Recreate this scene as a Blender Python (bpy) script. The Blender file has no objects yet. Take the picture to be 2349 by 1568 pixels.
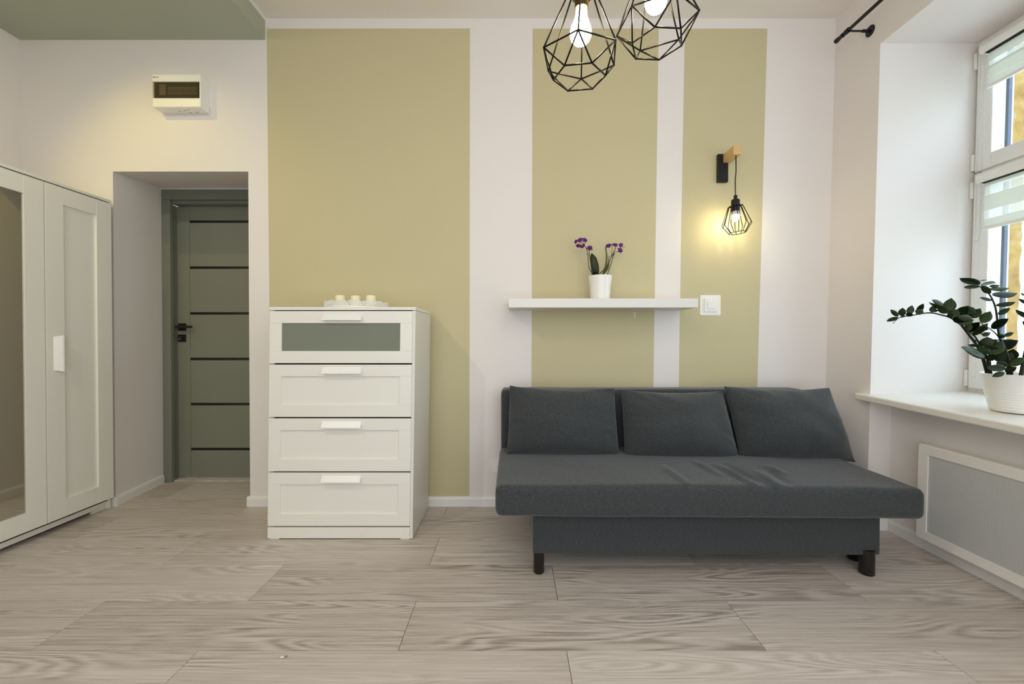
import bpy, bmesh, math, random
from mathutils import Vector, Matrix, noise

random.seed(7)
S = bpy.context.scene
COL = S.collection

# ------------------------------------------------------------------ camera, world, light, exposure
F_PX, CX, CY = 960.0, 1174.5, 784.0        # focal length and centre in pixels of the 2349 x 1568 frame
D, H = 2.663, 1.07                          # camera stands D in front of the back wall (y = 0), H above the floor
PITCH = math.atan(9.0 / F_PX)

cam_data = bpy.data.cameras.new('camera')
cam_data.sensor_width = 36.0
cam_data.lens = 36.0 * F_PX / 2349.0
cam_data.clip_start = 0.02
cam = bpy.data.objects.new('camera', cam_data)
COL.objects.link(cam)
cam.location = (0, -D, H)
cam.rotation_euler = (math.pi / 2 - PITCH, 0, 0)
S.camera = cam

world = bpy.data.worlds.new('overcast_sky')
S.world = world
world.use_nodes = True
bg = world.node_tree.nodes['Background']
bg.inputs[0].default_value = (0.88, 0.95, 1.05, 1)
bg.inputs[1].default_value = 3.9

S.view_settings.view_transform = 'Standard'
S.view_settings.look = 'None'
S.view_settings.gamma = 1.0
S.view_settings.use_curve_mapping = False
S.view_settings.exposure = 0.12
S.cycles.use_denoising = True
S.cycles.max_bounces = 10
S.cycles.diffuse_bounces = 7
S.cycles.transparent_max_bounces = 12
S.cycles.caustics_reflective = False
S.cycles.caustics_refractive = False
S.cycles.sample_clamp_indirect = 4.0


def portal(name, loc, rot, sx, sy):
    l = bpy.data.lights.new(name, 'AREA')
    l.shape = 'RECTANGLE'
    l.size, l.size_y = sx, sy
    l.cycles.is_portal = True
    o = bpy.data.objects.new(name, l)
    COL.objects.link(o)
    o.location = loc
    o.rotation_euler = rot


portal('sky_portal_side', (2.86, -1.02, 1.74), (0, math.pi / 2, 0), 2.0, 1.5)
portal('sky_portal_rear', (0.35, -3.64, 1.47), (math.pi / 2, 0, 0), 3.4, 2.7)

# ------------------------------------------------------------------ helpers


def P(u, v, d):
    """point of the room seen at pixel (u, v) when it lies d in front of the camera"""
    xc, zc = (u - CX) / F_PX, -(v - CY) / F_PX
    y = math.cos(PITCH) + zc * math.sin(PITCH)
    z = -math.sin(PITCH) + zc * math.cos(PITCH)
    t = d / y
    return Vector((t * xc, d - D, H + t * z))


SHEAR_RIGHT = 0.021                                # shear of wall, window, blinds and heater, fitted to slanted image edges


def shear_right(bm):
    for v in bm.verts:
        v.co.x += SHEAR_RIGHT * (v.co.z - H)
    return bm


def rgb(r, g, b):
    def f(c):
        c /= 255.0
        return c / 12.92 if c <= 0.04045 else ((c + 0.055) / 1.055) ** 2.4
    return (f(r), f(g), f(b), 1)


ORG = {}


def finish(bm, smooth):
    if smooth:
        for f in bm.faces:
            f.smooth = True


def obj(name, bm, m, parent=None, smooth=False, origin=None, autosmooth=None):
    """one mesh object from a bmesh in world coordinates"""
    org = Vector(origin) if origin is not None else (ORG[parent.name] if parent is not None else Vector((0, 0, 0)))
    bmesh.ops.recalc_face_normals(bm, faces=bm.faces)
    bmesh.ops.translate(bm, verts=bm.verts, vec=-org)
    finish(bm, smooth)
    if autosmooth:
        for e in bm.edges:
            if len(e.link_faces) == 2 and e.calc_face_angle(0) > autosmooth:
                e.smooth = False
    me = bpy.data.meshes.new(name)
    bm.to_mesh(me)
    bm.free()
    if m is not None:
        me.materials.append(m)
    o = bpy.data.objects.new(name, me)
    COL.objects.link(o)
    if parent is not None:
        o.parent = parent
        o.location = org - ORG[parent.name]
    else:
        o.location = org
    ORG[o.name] = org
    return o


def tag(o, label=None, cat=None, group=None, kind=None):
    if label:
        o['label'] = label
    if cat:
        o['category'] = cat
    if group:
        o['group'] = group
    if kind:
        o['kind'] = kind
    return o


def thing(name, label, cat, loc, group=None, kind=None):
    o = bpy.data.objects.new(name, None)
    o.empty_display_size = 0.05
    COL.objects.link(o)
    o.location = loc
    ORG[o.name] = Vector(loc)
    return tag(o, label, cat, group, kind)


def B():
    return bmesh.new()


def poly(bm, pts_list, faces):
    vs = [bm.verts.new(p) for p in pts_list]
    for f in faces:
        try:
            bm.faces.new([vs[i] for i in f])
        except ValueError:
            pass
    return bm


def bx(bm, x0, x1, y0, y1, z0, z1, bev=0.0, seg=2):
    if x0 > x1: x0, x1 = x1, x0
    if y0 > y1: y0, y1 = y1, y0
    if z0 > z1: z0, z1 = z1, z0
    t = B()
    poly(t, [(x0, y0, z0), (x1, y0, z0), (x1, y1, z0), (x0, y1, z0), (x0, y0, z1), (x1, y0, z1), (x1, y1, z1), (x0, y1, z1)],
         [(0, 3, 2, 1), (4, 5, 6, 7), (0, 1, 5, 4), (1, 2, 6, 5), (2, 3, 7, 6), (3, 0, 4, 7)])
    if bev > 0:
        bmesh.ops.bevel(t, geom=t.edges[:], offset=bev, segments=seg, affect='EDGES', profile=0.5)
    merge(bm, t)
    return bm


def merge(bm, other):
    me = bpy.data.meshes.new('tmp')
    other.to_mesh(me)
    other.free()
    bm.from_mesh(me)
    bpy.data.meshes.remove(me)


def prism(bm, pts, axis, a, b):
    """polygon pts (2D) extruded along an axis from a to b; axis 'z': pts are (x, y), 'y': (x, z), 'x': (y, z)"""
    n = len(pts)

    def mk(p, t):
        return {'z': (p[0], p[1], t), 'y': (p[0], t, p[1]), 'x': (t, p[0], p[1])}[axis]
    vs = [mk(p, a) for p in pts] + [mk(p, b) for p in pts]
    fs = [tuple(range(n)), tuple(range(2 * n - 1, n - 1, -1))]
    for i in range(n):
        j = (i + 1) % n
        fs.append((i, j, n + j, n + i))
    return poly(bm, vs, fs)


def tube(bm, pts, r, seg=8, closed=False, cap=True):
    pts = [Vector(p) for p in pts]
    n = len(pts)
    rs = r if isinstance(r, (list, tuple)) else [r] * n
    rings = []
    prev = None
    for i, p in enumerate(pts):
        if closed:
            t = pts[(i + 1) % n] - pts[i - 1]
        else:
            t = pts[min(i + 1, n - 1)] - pts[max(i - 1, 0)]
        t.normalize()
        if prev is None:
            a = Vector((0, 0, 1)) if abs(t.z) < 0.9 else Vector((1, 0, 0))
            nrm = t.cross(a).normalized()
        else:
            nrm = prev - t * prev.dot(t)
            nrm = nrm.normalized() if nrm.length > 1e-6 else t.orthogonal().normalized()
        prev = nrm
        bi = t.cross(nrm)
        rings.append([bm.verts.new(p + (nrm * math.cos(2 * math.pi * k / seg) + bi * math.sin(2 * math.pi * k / seg)) * rs[i]) for k in range(seg)])
    m = n if closed else n - 1
    for i in range(m):
        a, b = rings[i], rings[(i + 1) % n]
        for k in range(seg):
            l = (k + 1) % seg
            try:
                bm.faces.new((a[k], a[l], b[l], b[k]))
            except ValueError:
                pass
    if cap and not closed:
        bm.faces.new(rings[0][::-1])
        bm.faces.new(rings[-1])
    return bm


def lathe(bm, prof, c, seg=32, close=True):
    """profile [(r, z)] turned about the vertical axis through c"""
    c = Vector(c)
    rings = []
    for r, z in prof:
        if r < 1e-5:
            rings.append([bm.verts.new(c + Vector((0, 0, z)))])
        else:
            rings.append([bm.verts.new(c + Vector((r * math.cos(2 * math.pi * k / seg), r * math.sin(2 * math.pi * k / seg), z))) for k in range(seg)])
    for a, b in zip(rings, rings[1:]):
        for k in range(seg):
            l = (k + 1) % seg
            q = [a[k % len(a)], a[l % len(a)], b[l % len(b)], b[k % len(b)]]
            u = []
            for x in q:
                if x not in u:
                    u.append(x)
            if len(u) > 2:
                try:
                    bm.faces.new(u)
                except ValueError:
                    pass
    return bm


def rotate(bm, m, c=(0, 0, 0)):
    bmesh.ops.transform(bm, matrix=Matrix.Translation(c) @ m @ Matrix.Translation(-Vector(c)), verts=bm.verts)
    return bm


def soft_box(lo, hi, r, n, disp=None):
    """box with rounded edges and a dense grid, so that folds can be pressed into it"""
    lo, hi = Vector(lo), Vector(hi)
    bm = B()
    for ax in range(3):
        a, b = [(1, 2), (0, 2), (0, 1)][ax]
        for side in (0, 1):
            na, nb = n[a], n[b]
            grid = []
            for i in range(na + 1):
                row = []
                for j in range(nb + 1):
                    p = Vector((0, 0, 0))
                    p[ax] = (lo, hi)[side][ax]
                    for q, k, m in ((a, i, na), (b, j, nb)):
                        s = k / m
                        L = hi[q] - lo[q]
                        e = min(0.45, 2.2 * r / L)             # dense near the edges
                        if m >= 8:
                            k1 = max(3, int(m * 0.12)) / m
                            if s < k1: s2 = e * s / k1
                            elif s > 1 - k1: s2 = 1 - e * (1 - s) / k1
                            else: s2 = e + (1 - 2 * e) * (s - k1) / (1 - 2 * k1)
                            s = s2
                        p[q] = lo[q] + L * s
                    inner = Vector([min(max(p[q], lo[q] + r), hi[q] - r) for q in range(3)])
                    dd = p - inner
                    if dd.length > 1e-9:
                        p = inner + dd.normalized() * r
                    row.append(p)
                grid.append(row)
            vs = [[bm.verts.new(p) for p in row] for row in grid]
            for i in range(na):
                for j in range(nb):
                    bm.faces.new((vs[i][j], vs[i + 1][j], vs[i + 1][j + 1], vs[i][j + 1]))
    bmesh.ops.remove_doubles(bm, verts=bm.verts, dist=1e-5)
    if disp:
        for v in bm.verts:
            v.co += disp(v.co)
    return bm


def spline(pts, n=8):
    """Catmull-Rom through pts"""
    pts = [Vector(p) for p in pts]
    q = [pts[0] * 2 - pts[1]] + pts + [pts[-1] * 2 - pts[-2]]
    out = []
    for i in range(1, len(q) - 2):
        for k in range(n):
            t = k / n
            out.append(0.5 * ((2 * q[i]) + (q[i + 1] - q[i - 1]) * t + (2 * q[i - 1] - 5 * q[i] + 4 * q[i + 1] - q[i + 2]) * t * t
                              + (3 * q[i] - q[i - 1] - 3 * q[i + 1] + q[i + 2]) * t ** 3))
    out.append(pts[-1])
    return out


# ------------------------------------------------------------------ materials


def mat(name, col, rough=0.5, metal=0.0, spec=0.5, bump=0.0, bump_scale=200.0, var=0.0, var_scale=3.0, coat=0.0, emit=None, estr=0.0, sheen=0.0):
    m = bpy.data.materials.new(name)
    m.use_nodes = True
    nt = m.node_tree
    b = nt.nodes['Principled BSDF']
    b.inputs['Base Color'].default_value = col
    b.inputs['Roughness'].default_value = rough
    b.inputs['Metallic'].default_value = metal
    b.inputs['Specular IOR Level'].default_value = spec
    b.inputs['Coat Weight'].default_value = coat
    b.inputs['Sheen Weight'].default_value = sheen
    if emit:
        b.inputs['Emission Color'].default_value = emit
        b.inputs['Emission Strength'].default_value = estr
    co = None
    if bump or var:
        co = nt.nodes.new('ShaderNodeTexCoord')
    if bump:
        nz = nt.nodes.new('ShaderNodeTexNoise')
        nz.inputs['Scale'].default_value = bump_scale
        nz.inputs['Detail'].default_value = 3
        bp = nt.nodes.new('ShaderNodeBump')
        bp.inputs['Strength'].default_value = bump
        bp.inputs['Distance'].default_value = 0.002
        nt.links.new(co.outputs['Object'], nz.inputs['Vector'])
        nt.links.new(nz.outputs['Fac'], bp.inputs['Height'])
        nt.links.new(bp.outputs['Normal'], b.inputs['Normal'])
    if var:
        nz = nt.nodes.new('ShaderNodeTexNoise')
        nz.inputs['Scale'].default_value = var_scale
        nz.inputs['Detail'].default_value = 4
        mx = nt.nodes.new('ShaderNodeMix')
        mx.data_type = 'RGBA'
        mx.inputs[6].default_value = tuple(c * (1 - var) for c in col[:3]) + (1,)
        mx.inputs[7].default_value = tuple(min(1, c * (1 + var)) for c in col[:3]) + (1,)
        nt.links.new(co.outputs['Object'], nz.inputs['Vector'])
        nt.links.new(nz.outputs['Fac'], mx.inputs[0])
        nt.links.new(mx.outputs[2], b.inputs['Base Color'])
    return m


M = {}
M['wall'] = mat('white_wall_paint', rgb(230, 224, 220), 0.85, spec=0.2, bump=0.25, bump_scale=140, var=0.015, var_scale=1.5)
M['tan'] = mat('olive_beige_wall_paint', rgb(198, 188, 151), 0.8, spec=0.25, bump=0.25, bump_scale=140, var=0.015, var_scale=2)
M['ceiling'] = mat('ceiling_paint', rgb(232, 225, 217), 0.9, spec=0.15, bump=0.2, bump_scale=120)
M['green'] = mat('sage_green_paint', rgb(172, 177, 159), 0.75, spec=0.25, bump=0.2, bump_scale=120)
M['trim'] = mat('white_trim', rgb(232, 230, 226), 0.4)
M['lacquer'] = mat('white_lacquer', rgb(232, 230, 221), 0.32, spec=0.5)
M['lacquer2'] = mat('white_lacquer_matt', rgb(222, 220, 210), 0.4, spec=0.45)
M['gap'] = mat('dark_gap', rgb(30, 29, 26), 0.9)
M['door'] = mat('sage_grey_door', rgb(124, 126, 111), 0.55, bump=0.12, bump_scale=300)
M['door_frame'] = mat('sage_grey_frame', rgb(116, 119, 107), 0.55)
M['black'] = mat('black_metal', rgb(16, 15, 16), 0.42, spec=0.4)
M['inlay'] = mat('black_glass_inlay', rgb(13, 10, 10), 0.3)
M['brown_black'] = mat('dark_bronze', rgb(22, 13, 12), 0.4)
M['chrome'] = mat('steel', rgb(200, 198, 190), 0.25, metal=1)
M['frost'] = mat('frosted_green_glass', rgb(124, 129, 116), 0.03, spec=0.9)
M['mirror'] = mat('mirror_silver', rgb(222, 222, 214), 0.02, metal=1)
M['plastic'] = mat('white_plastic', rgb(236, 235, 230), 0.35)
M['candle'] = mat('cream_wax', rgb(240, 233, 200), 0.45)
M['candle'].node_tree.nodes['Principled BSDF'].inputs['Subsurface Weight'].default_value = 0.15
M['ceramic'] = mat('white_ceramic', rgb(236, 234, 229), 0.22, spec=0.5)
M['soil'] = mat('dark_soil', rgb(48, 38, 30), 0.95, bump=0.8, bump_scale=120)
M['stem'] = mat('dark_green_stem', rgb(32, 34, 18), 0.5, spec=0.25)
M['orchid_stem'] = mat('orchid_stem', rgb(46, 40, 26), 0.5)
M['orchid_leaf'] = mat('orchid_leaf', rgb(56, 68, 34), 0.42, var=0.15, var_scale=25)
M['orchid_pale'] = mat('orchid_leaf_young', rgb(110, 116, 60), 0.45, var=0.12, var_scale=20)
M['petal'] = mat('violet_petal', rgb(128, 52, 150), 0.6, var=0.2, var_scale=60)
M['lip'] = mat('dark_purple_lip', rgb(88, 22, 62), 0.55)
M['leaf'] = mat('zz_leaf', rgb(42, 60, 20), 0.32, spec=0.28, var=0.22, var_scale=14)
M['bronze'] = mat('aged_bronze', rgb(92, 74, 42), 0.35, metal=0.9)
M['wire'] = mat('bronzed_black_wire', rgb(30, 24, 15), 0.36, metal=0.7)
M['glass_dark'] = mat('smoked_cover', rgb(44, 40, 34), 0.12, spec=0.5)
M['breaker'] = mat('breaker_grey', rgb(132, 126, 112), 0.5)
M['seal'] = mat('blue_grey_gasket', rgb(72, 84, 108), 0.5)
M['dark_seal'] = mat('dark_gasket', rgb(12, 14, 20), 0.6)
M['facade'] = mat('cream_facade', rgb(236, 234, 222), 0.9)
M['facade_white'] = mat('facade_ledge', rgb(244, 242, 234), 0.9)
M['pvc'] = mat('white_window_pvc', rgb(232, 231, 226), 0.35)
M['scrap'] = mat('brown_scrap', rgb(160, 118, 50), 0.7)


def emission(name, col, strength):
    m = bpy.data.materials.new(name)
    m.use_nodes = True
    nt = m.node_tree
    nt.nodes.clear()
    e = nt.nodes.new('ShaderNodeEmission')
    e.inputs[0].default_value = col
    e.inputs[1].default_value = strength
    o = nt.nodes.new('ShaderNodeOutputMaterial')
    nt.links.new(e.outputs[0], o.inputs[0])
    return m


M['bulb'] = emission('warm_bulb_glow', (1.0, 0.84, 0.58, 1), 85.0)
M['small_bulb'] = emission('warm_small_bulb_glow', (1.0, 0.85, 0.50, 1), 120.0)


def glass(name, tint, refl=0.06):
    m = bpy.data.materials.new(name)
    m.use_nodes = True
    nt = m.node_tree
    nt.nodes.clear()
    t = nt.nodes.new('ShaderNodeBsdfTransparent')
    t.inputs[0].default_value = tint
    g = nt.nodes.new('ShaderNodeBsdfGlossy')
    g.inputs['Roughness'].default_value = 0.02
    mx = nt.nodes.new('ShaderNodeMixShader')
    mx.inputs[0].default_value = refl
    o = nt.nodes.new('ShaderNodeOutputMaterial')
    nt.links.new(t.outputs[0], mx.inputs[1])
    nt.links.new(g.outputs[0], mx.inputs[2])
    nt.links.new(mx.outputs[0], o.inputs[0])
    return m


M['glass'] = glass('window_glass', (0.88, 0.96, 1.0, 1))
M['warm_glass'] = glass('warm_tinted_glass', (0.84, 0.83, 0.81, 1))


def blind_fabric(name, alpha):
    m = bpy.data.materials.new(name)
    m.use_nodes = True
    nt = m.node_tree
    nt.nodes.clear()
    d = nt.nodes.new('ShaderNodeBsdfDiffuse')
    d.inputs[0].default_value = rgb(238, 238, 230)
    tl = nt.nodes.new('ShaderNodeBsdfTranslucent')
    tl.inputs[0].default_value = rgb(228, 232, 224)
    a = nt.nodes.new('ShaderNodeMixShader')
    a.inputs[0].default_value = 0.42
    tr = nt.nodes.new('ShaderNodeBsdfTransparent')
    c = nt.nodes.new('ShaderNodeMixShader')
    c.inputs[0].default_value = alpha
    o = nt.nodes.new('ShaderNodeOutputMaterial')
    nt.links.new(d.outputs[0], a.inputs[1])
    nt.links.new(tl.outputs[0], a.inputs[2])
    nt.links.new(a.outputs[0], c.inputs[1])
    nt.links.new(tr.outputs[0], c.inputs[2])
    nt.links.new(c.outputs[0], o.inputs[0])
    return m


M['blind'] = blind_fabric('blind_solid_band', 0.0)
M['sheer'] = blind_fabric('blind_sheer_band', 0.45)


def wood_floor():
    m = bpy.data.materials.new('grey_oak_laminate')
    m.use_nodes = True
    nt = m.node_tree
    N, L = nt.nodes, nt.links
    b = N['Principled BSDF']
    tc = N.new('ShaderNodeTexCoord')
    oi = N.new('ShaderNodeObjectInfo')
    mul = N.new('ShaderNodeMath'); mul.operation = 'MULTIPLY'; mul.inputs[1].default_value = 57.0
    L.new(oi.outputs['Random'], mul.inputs[0])
    cmb = N.new('ShaderNodeCombineXYZ')
    L.new(mul.outputs[0], cmb.inputs[0]); L.new(mul.outputs[0], cmb.inputs[2])
    add = N.new('ShaderNodeVectorMath'); add.operation = 'ADD'
    L.new(tc.outputs['Object'], add.inputs[0]); L.new(cmb.outputs[0], add.inputs[1])

    def noise_at(sx, sy, scale, detail, rough=0.5, dist=0.0):
        mp = N.new('ShaderNodeMapping')
        mp.inputs['Scale'].default_value = (sx, sy, 1)
        L.new(add.outputs[0], mp.inputs[0])
        n = N.new('ShaderNodeTexNoise')
        n.inputs['Scale'].default_value = scale
        n.inputs['Detail'].default_value = detail
        n.inputs['Roughness'].default_value = rough
        n.inputs['Distortion'].default_value = dist
        L.new(mp.outputs[0], n.inputs['Vector'])
        return n.outputs['Fac']

    def math_(op, a, c, d=None):
        q = N.new('ShaderNodeMath'); q.operation = op
        for i, x in enumerate((a, c, d)):
            if x is None: continue
            if isinstance(x, (int, float)): q.inputs[i].default_value = x
            else: L.new(x, q.inputs[i])
        return q.outputs[0]
    field = noise_at(0.85, 7.5, 1.0, 1.5, 0.4, 0.15)        # long ovals: their contours are the cathedral grain
    fine = noise_at(8.0, 240.0, 1.0, 3, 0.6)
    streak = noise_at(1.2, 95.0, 1.0, 4, 0.65)
    blot = noise_at(2.2, 7.0, 1.0, 2, 0.5)
    rings = math_('SINE', math_('ADD', math_('MULTIPLY', field, 130.0), math_('MULTIPLY', streak, 5.5)), 0)
    rings = math_('MULTIPLY_ADD', rings, 0.5, 0.5)
    amp = math_('MINIMUM', math_('MAXIMUM', math_('MULTIPLY_ADD', blot, 5.0, -2.1), 0.12), 1.0)
    v = math_('MULTIPLY', math_('MULTIPLY', math_('SUBTRACT', rings, 0.5), amp), -0.24)
    v = math_('ADD', v, math_('MULTIPLY', fine, 0.42))
    v = math_('ADD', v, math_('MULTIPLY', streak, 0.64))
    v = math_('ADD', v, math_('MULTIPLY', math_('SUBTRACT', oi.outputs['Random'], 0.5), 0.16))
    cr = N.new('ShaderNodeValToRGB')
    cr.color_ramp.elements[0].position = 0.24
    cr.color_ramp.elements[0].color = rgb(134, 123, 113)
    cr.color_ramp.elements[1].position = 0.74
    cr.color_ramp.elements[1].color = rgb(212, 203, 194)
    e = cr.color_ramp.elements.new(0.48)
    e.color = rgb(187, 176, 166)
    L.new(v, cr.inputs[0])
    L.new(cr.outputs[0], b.inputs['Base Color'])
    b.inputs['Roughness'].default_value = 0.42
    b.inputs['Specular IOR Level'].default_value = 0.35
    bp = N.new('ShaderNodeBump')
    bp.inputs['Strength'].default_value = 0.12
    bp.inputs['Distance'].default_value = 0.002
    L.new(v, bp.inputs['Height'])
    L.new(bp.outputs[0], b.inputs['Normal'])
    return m


M['plank'] = wood_floor()


def fabric():
    m = bpy.data.materials.new('charcoal_melange_fabric')
    m.use_nodes = True
    nt = m.node_tree
    N, L = nt.nodes, nt.links
    b = N['Principled BSDF']
    tc = N.new('ShaderNodeTexCoord')
    mp = N.new('ShaderNodeMapping')
    mp.inputs['Scale'].default_value = (85, 85, 430)
    L.new(tc.outputs['Object'], mp.inputs[0])
    n = N.new('ShaderNodeTexNoise'); n.inputs['Scale'].default_value = 1.0; n.inputs['Detail'].default_value = 3
    L.new(mp.outputs[0], n.inputs['Vector'])
    cr = N.new('ShaderNodeValToRGB')
    cr.color_ramp.elements[0].position = 0.3
    cr.color_ramp.elements[0].color = rgb(46, 49, 51)
    cr.color_ramp.elements[1].position = 0.72
    cr.color_ramp.elements[1].color = rgb(70, 73, 74)
    L.new(n.outputs['Fac'], cr.inputs[0])
    L.new(cr.outputs[0], b.inputs['Base Color'])
    b.inputs['Roughness'].default_value = 0.9
    b.inputs['Specular IOR Level'].default_value = 0.2
    b.inputs['Sheen Weight'].default_value = 0.24
    b.inputs['Sheen Roughness'].default_value = 0.5
    bp = N.new('ShaderNodeBump'); bp.inputs['Strength'].default_value = 0.25; bp.inputs['Distance'].default_value = 0.001
    L.new(n.outputs['Fac'], bp.inputs['Height'])
    L.new(bp.outputs[0], b.inputs['Normal'])
    return m


M['fabric'] = fabric()
M['piping'] = mat('charcoal_seam', rgb(44, 47, 50), 0.9)
M['sofa_leg'] = mat('dark_stained_leg', rgb(22, 15, 13), 0.35)


def pine(end):
    m = bpy.data.materials.new('pine_end_grain' if end else 'pine_wood')
    m.use_nodes = True
    nt = m.node_tree
    N, L = nt.nodes, nt.links
    b = N['Principled BSDF']
    tc = N.new('ShaderNodeTexCoord')
    w = N.new('ShaderNodeTexWave')
    w.wave_type = 'RINGS'
    w.rings_direction = 'Y'
    w.inputs['Scale'].default_value = 26
    w.inputs['Distortion'].default_value = 1.2
    mp = N.new('ShaderNodeMapping')
    mp.inputs['Location'].default_value = (0.02, 0, 0.07)
    mp.inputs['Scale'].default_value = (1, 0.12, 1)
    L.new(tc.outputs['Object'], mp.inputs[0])
    L.new(mp.outputs[0], w.inputs['Vector'])
    cr = N.new('ShaderNodeValToRGB')
    cr.color_ramp.elements[0].color = rgb(226, 190, 132) if not end else rgb(214, 176, 124)
    cr.color_ramp.elements[1].color = rgb(200, 158, 100) if not end else rgb(176, 128, 78)
    L.new(w.outputs['Fac'], cr.inputs[0])
    L.new(cr.outputs[0], b.inputs['Base Color'])
    b.inputs['Roughness'].default_value = 0.55
    return m


M['pine'] = pine(False)


def grille_mat():
    m = bpy.data.materials.new('perforated_sheet')
    m.use_nodes = True
    nt = m.node_tree
    N, L = nt.nodes, nt.links
    b = N['Principled BSDF']
    tc = N.new('ShaderNodeTexCoord')
    sep = N.new('ShaderNodeSeparateXYZ')
    L.new(tc.outputs['Object'], sep.inputs[0])

    def mm(op, a, c):
        q = N.new('ShaderNodeMath'); q.operation = op
        for i, x in enumerate((a, c)):
            if isinstance(x, (int, float)): q.inputs[i].default_value = x
            else: L.new(x, q.inputs[i])
        return q.outputs[0]
    k = 2 * math.pi / 0.0075
    a = mm('SINE', mm('MULTIPLY', mm('ADD', sep.outputs['Y'], sep.outputs['Z']), k), 0)
    c = mm('SINE', mm('MULTIPLY', mm('SUBTRACT', sep.outputs['Y'], sep.outputs['Z']), k), 0)
    s = mm('ADD', a, c)
    cr = N.new('ShaderNodeValToRGB')
    cr.color_ramp.elements[0].position = 0.1
    cr.color_ramp.elements[0].color = rgb(220, 220, 218)
    cr.color_ramp.elements[1].position = 0.45
    cr.color_ramp.elements[1].color = rgb(106, 107, 110)
    L.new(mm('MULTIPLY', s, 0.5), cr.inputs[0])
    L.new(cr.outputs[0], b.inputs['Base Color'])
    b.inputs['Roughness'].default_value = 0.5
    return m


M['grille'] = grille_mat()


def plaster():
    m = bpy.data.materials.new('weathered_yellow_plaster')
    m.use_nodes = True
    nt = m.node_tree
    N, L = nt.nodes, nt.links
    b = N['Principled BSDF']
    tc = N.new('ShaderNodeTexCoord')
    n = N.new('ShaderNodeTexNoise'); n.inputs['Scale'].default_value = 16; n.inputs['Detail'].default_value = 6
    L.new(tc.outputs['Object'], n.inputs['Vector'])
    cr = N.new('ShaderNodeValToRGB')
    cr.color_ramp.elements[0].position = 0.3
    cr.color_ramp.elements[0].color = rgb(150, 112, 48)
    cr.color_ramp.elements[1].position = 0.62
    cr.color_ramp.elements[1].color = rgb(186, 146, 74)
    e = cr.color_ramp.elements.new(0.66); e.color = rgb(170, 160, 138)
    L.new(n.outputs['Fac'], cr.inputs[0])
    L.new(cr.outputs[0], b.inputs['Base Color'])
    b.inputs['Roughness'].default_value = 0.95
    bp = N.new('ShaderNodeBump'); bp.inputs['Strength'].default_value = 0.8; bp.inputs['Distance'].default_value = 0.01
    L.new(n.outputs['Fac'], bp.inputs['Height'])
    L.new(bp.outputs[0], b.inputs['Normal'])
    return m


M['plaster'] = plaster()

# ------------------------------------------------------------------ the room
XL, XR, YB = -3.11, 2.005, -3.50           # left wall, right wall, wall behind the camera
ZC = 3.087                                  # ceiling
ZS = 2.953                                  # lowered green ceiling
XS = -1.56                                  # its edge
DX0, DX1, DZ = -2.53, -1.672, 2.125         # doorway in the back wall
DIN = 0.44                                  # depth of the doorway
YW0, YW1 = -0.331, -1.66                    # window recess
ZW = 2.70                                   # its soffit

# floor: a slab that carries laminate planks
bm = bx(B(), -3.2, 2.3, -3.6, 0.62, -0.06, -0.008)
floor = tag(obj('floor', bm, M['gap']), kind='structure')
ROW, LEN = 0.2715, 1.262
k = -4
while True:
    y0 = 1.424 - D + ROW * k
    y1 = y0 + ROW
    if y0 > 0.60:
        break
    off = -1.075 if k % 2 else -1.652
    off += random.uniform(-0.03, 0.03) if abs(k) > 3 else 0.0
    x = off - 3 * LEN
    while x < 2.3:
        a, b2 = max(x, -3.15), min(x + LEN, 2.25)
        ya, yb = max(y0, -3.55), min(y1, 0.60)
        if b2 - a > 0.02 and yb - ya > 0.02:
            bm = bx(B(), a + 0.0009, b2 - 0.0009, ya + 0.0008, yb - 0.0008, -0.008, 0.0, 0.0004, 1)
            obj('plank', bm, M['plank'], floor, origin=((a + b2) / 2, (ya + yb) / 2, 0))
        x += LEN
    k += 1

# ceiling and lowered green part
tag(obj('ceiling', bx(B(), -3.3, 2.9, -3.7, 0.7, ZC, ZC + 0.1), M['ceiling']), kind='structure')
sof = tag(obj('ceiling_soffit', bx(B(), XL - 0.1, XS, -3.6, 0.0, ZS, ZC), M['green']), kind='structure')
obj('edge_strip', bx(B(), XS, XS + 0.006, -3.6, 0.0, ZC - 0.016, ZC), M['trim'], sof)

# back wall with the deep doorway
bm = B()
prism(bm, [(XL - 0.1, 0), (DX0, 0), (-2.585, DIN), (-2.585, 0.62), (XL - 0.1, 0.62)], 'z', 0, ZC)
prism(bm, [(DX1, 0), (2.2, 0), (2.2, 0.62), (DX1 + 0.03, 0.62), (DX1 + 0.03, DIN)], 'z', 0, ZC)
poly(bm, [(DX0, 0, DZ), (DX1, 0, DZ), (DX1, 0, ZC), (DX0, 0, ZC), (-2.585, DIN, 2.172), (DX1 + 0.03, DIN, 2.172), (DX1 + 0.03, DIN, ZC), (-2.585, DIN, ZC),
          (-2.585, 0.62, 2.172), (DX1 + 0.03, 0.62, 2.172), (DX1 + 0.03, 0.62, ZC), (-2.585, 0.62, ZC)],
     [(0, 1, 2, 3), (0, 4, 5, 1), (4, 8, 9, 5), (8, 11, 10, 9), (3, 2, 6, 7), (7, 6, 10, 11)])
wall_back = tag(obj('wall_back', bm, M['wall']), kind='structure')
for (a, b2, c, d2) in ((612, 1078, 622.5, 1076.8), (1222, 1511, 1218.2, 1495), (1571, 1760, 1553, 1730)):
    q = [P(a, 66, D), P(b2, 65.5, D), P(d2, 1140, D), P(c, 1140, D)]
    obj('paint_stripe', prism(B(), [(p.x, p.z) for p in q], 'y', -0.0012, 0.002), M['tan'], wall_back)
q = P(1456, 722, D)
obj('paint_drip', prism(B(), [(q.x - .003, q.z + .018), (q.x + .004, q.z + .018), (q.x + .002, q.z - .018), (q.x - .002, q.z - .020)], 'y', -0.002, 0.0), M['trim'], wall_back)

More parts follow.
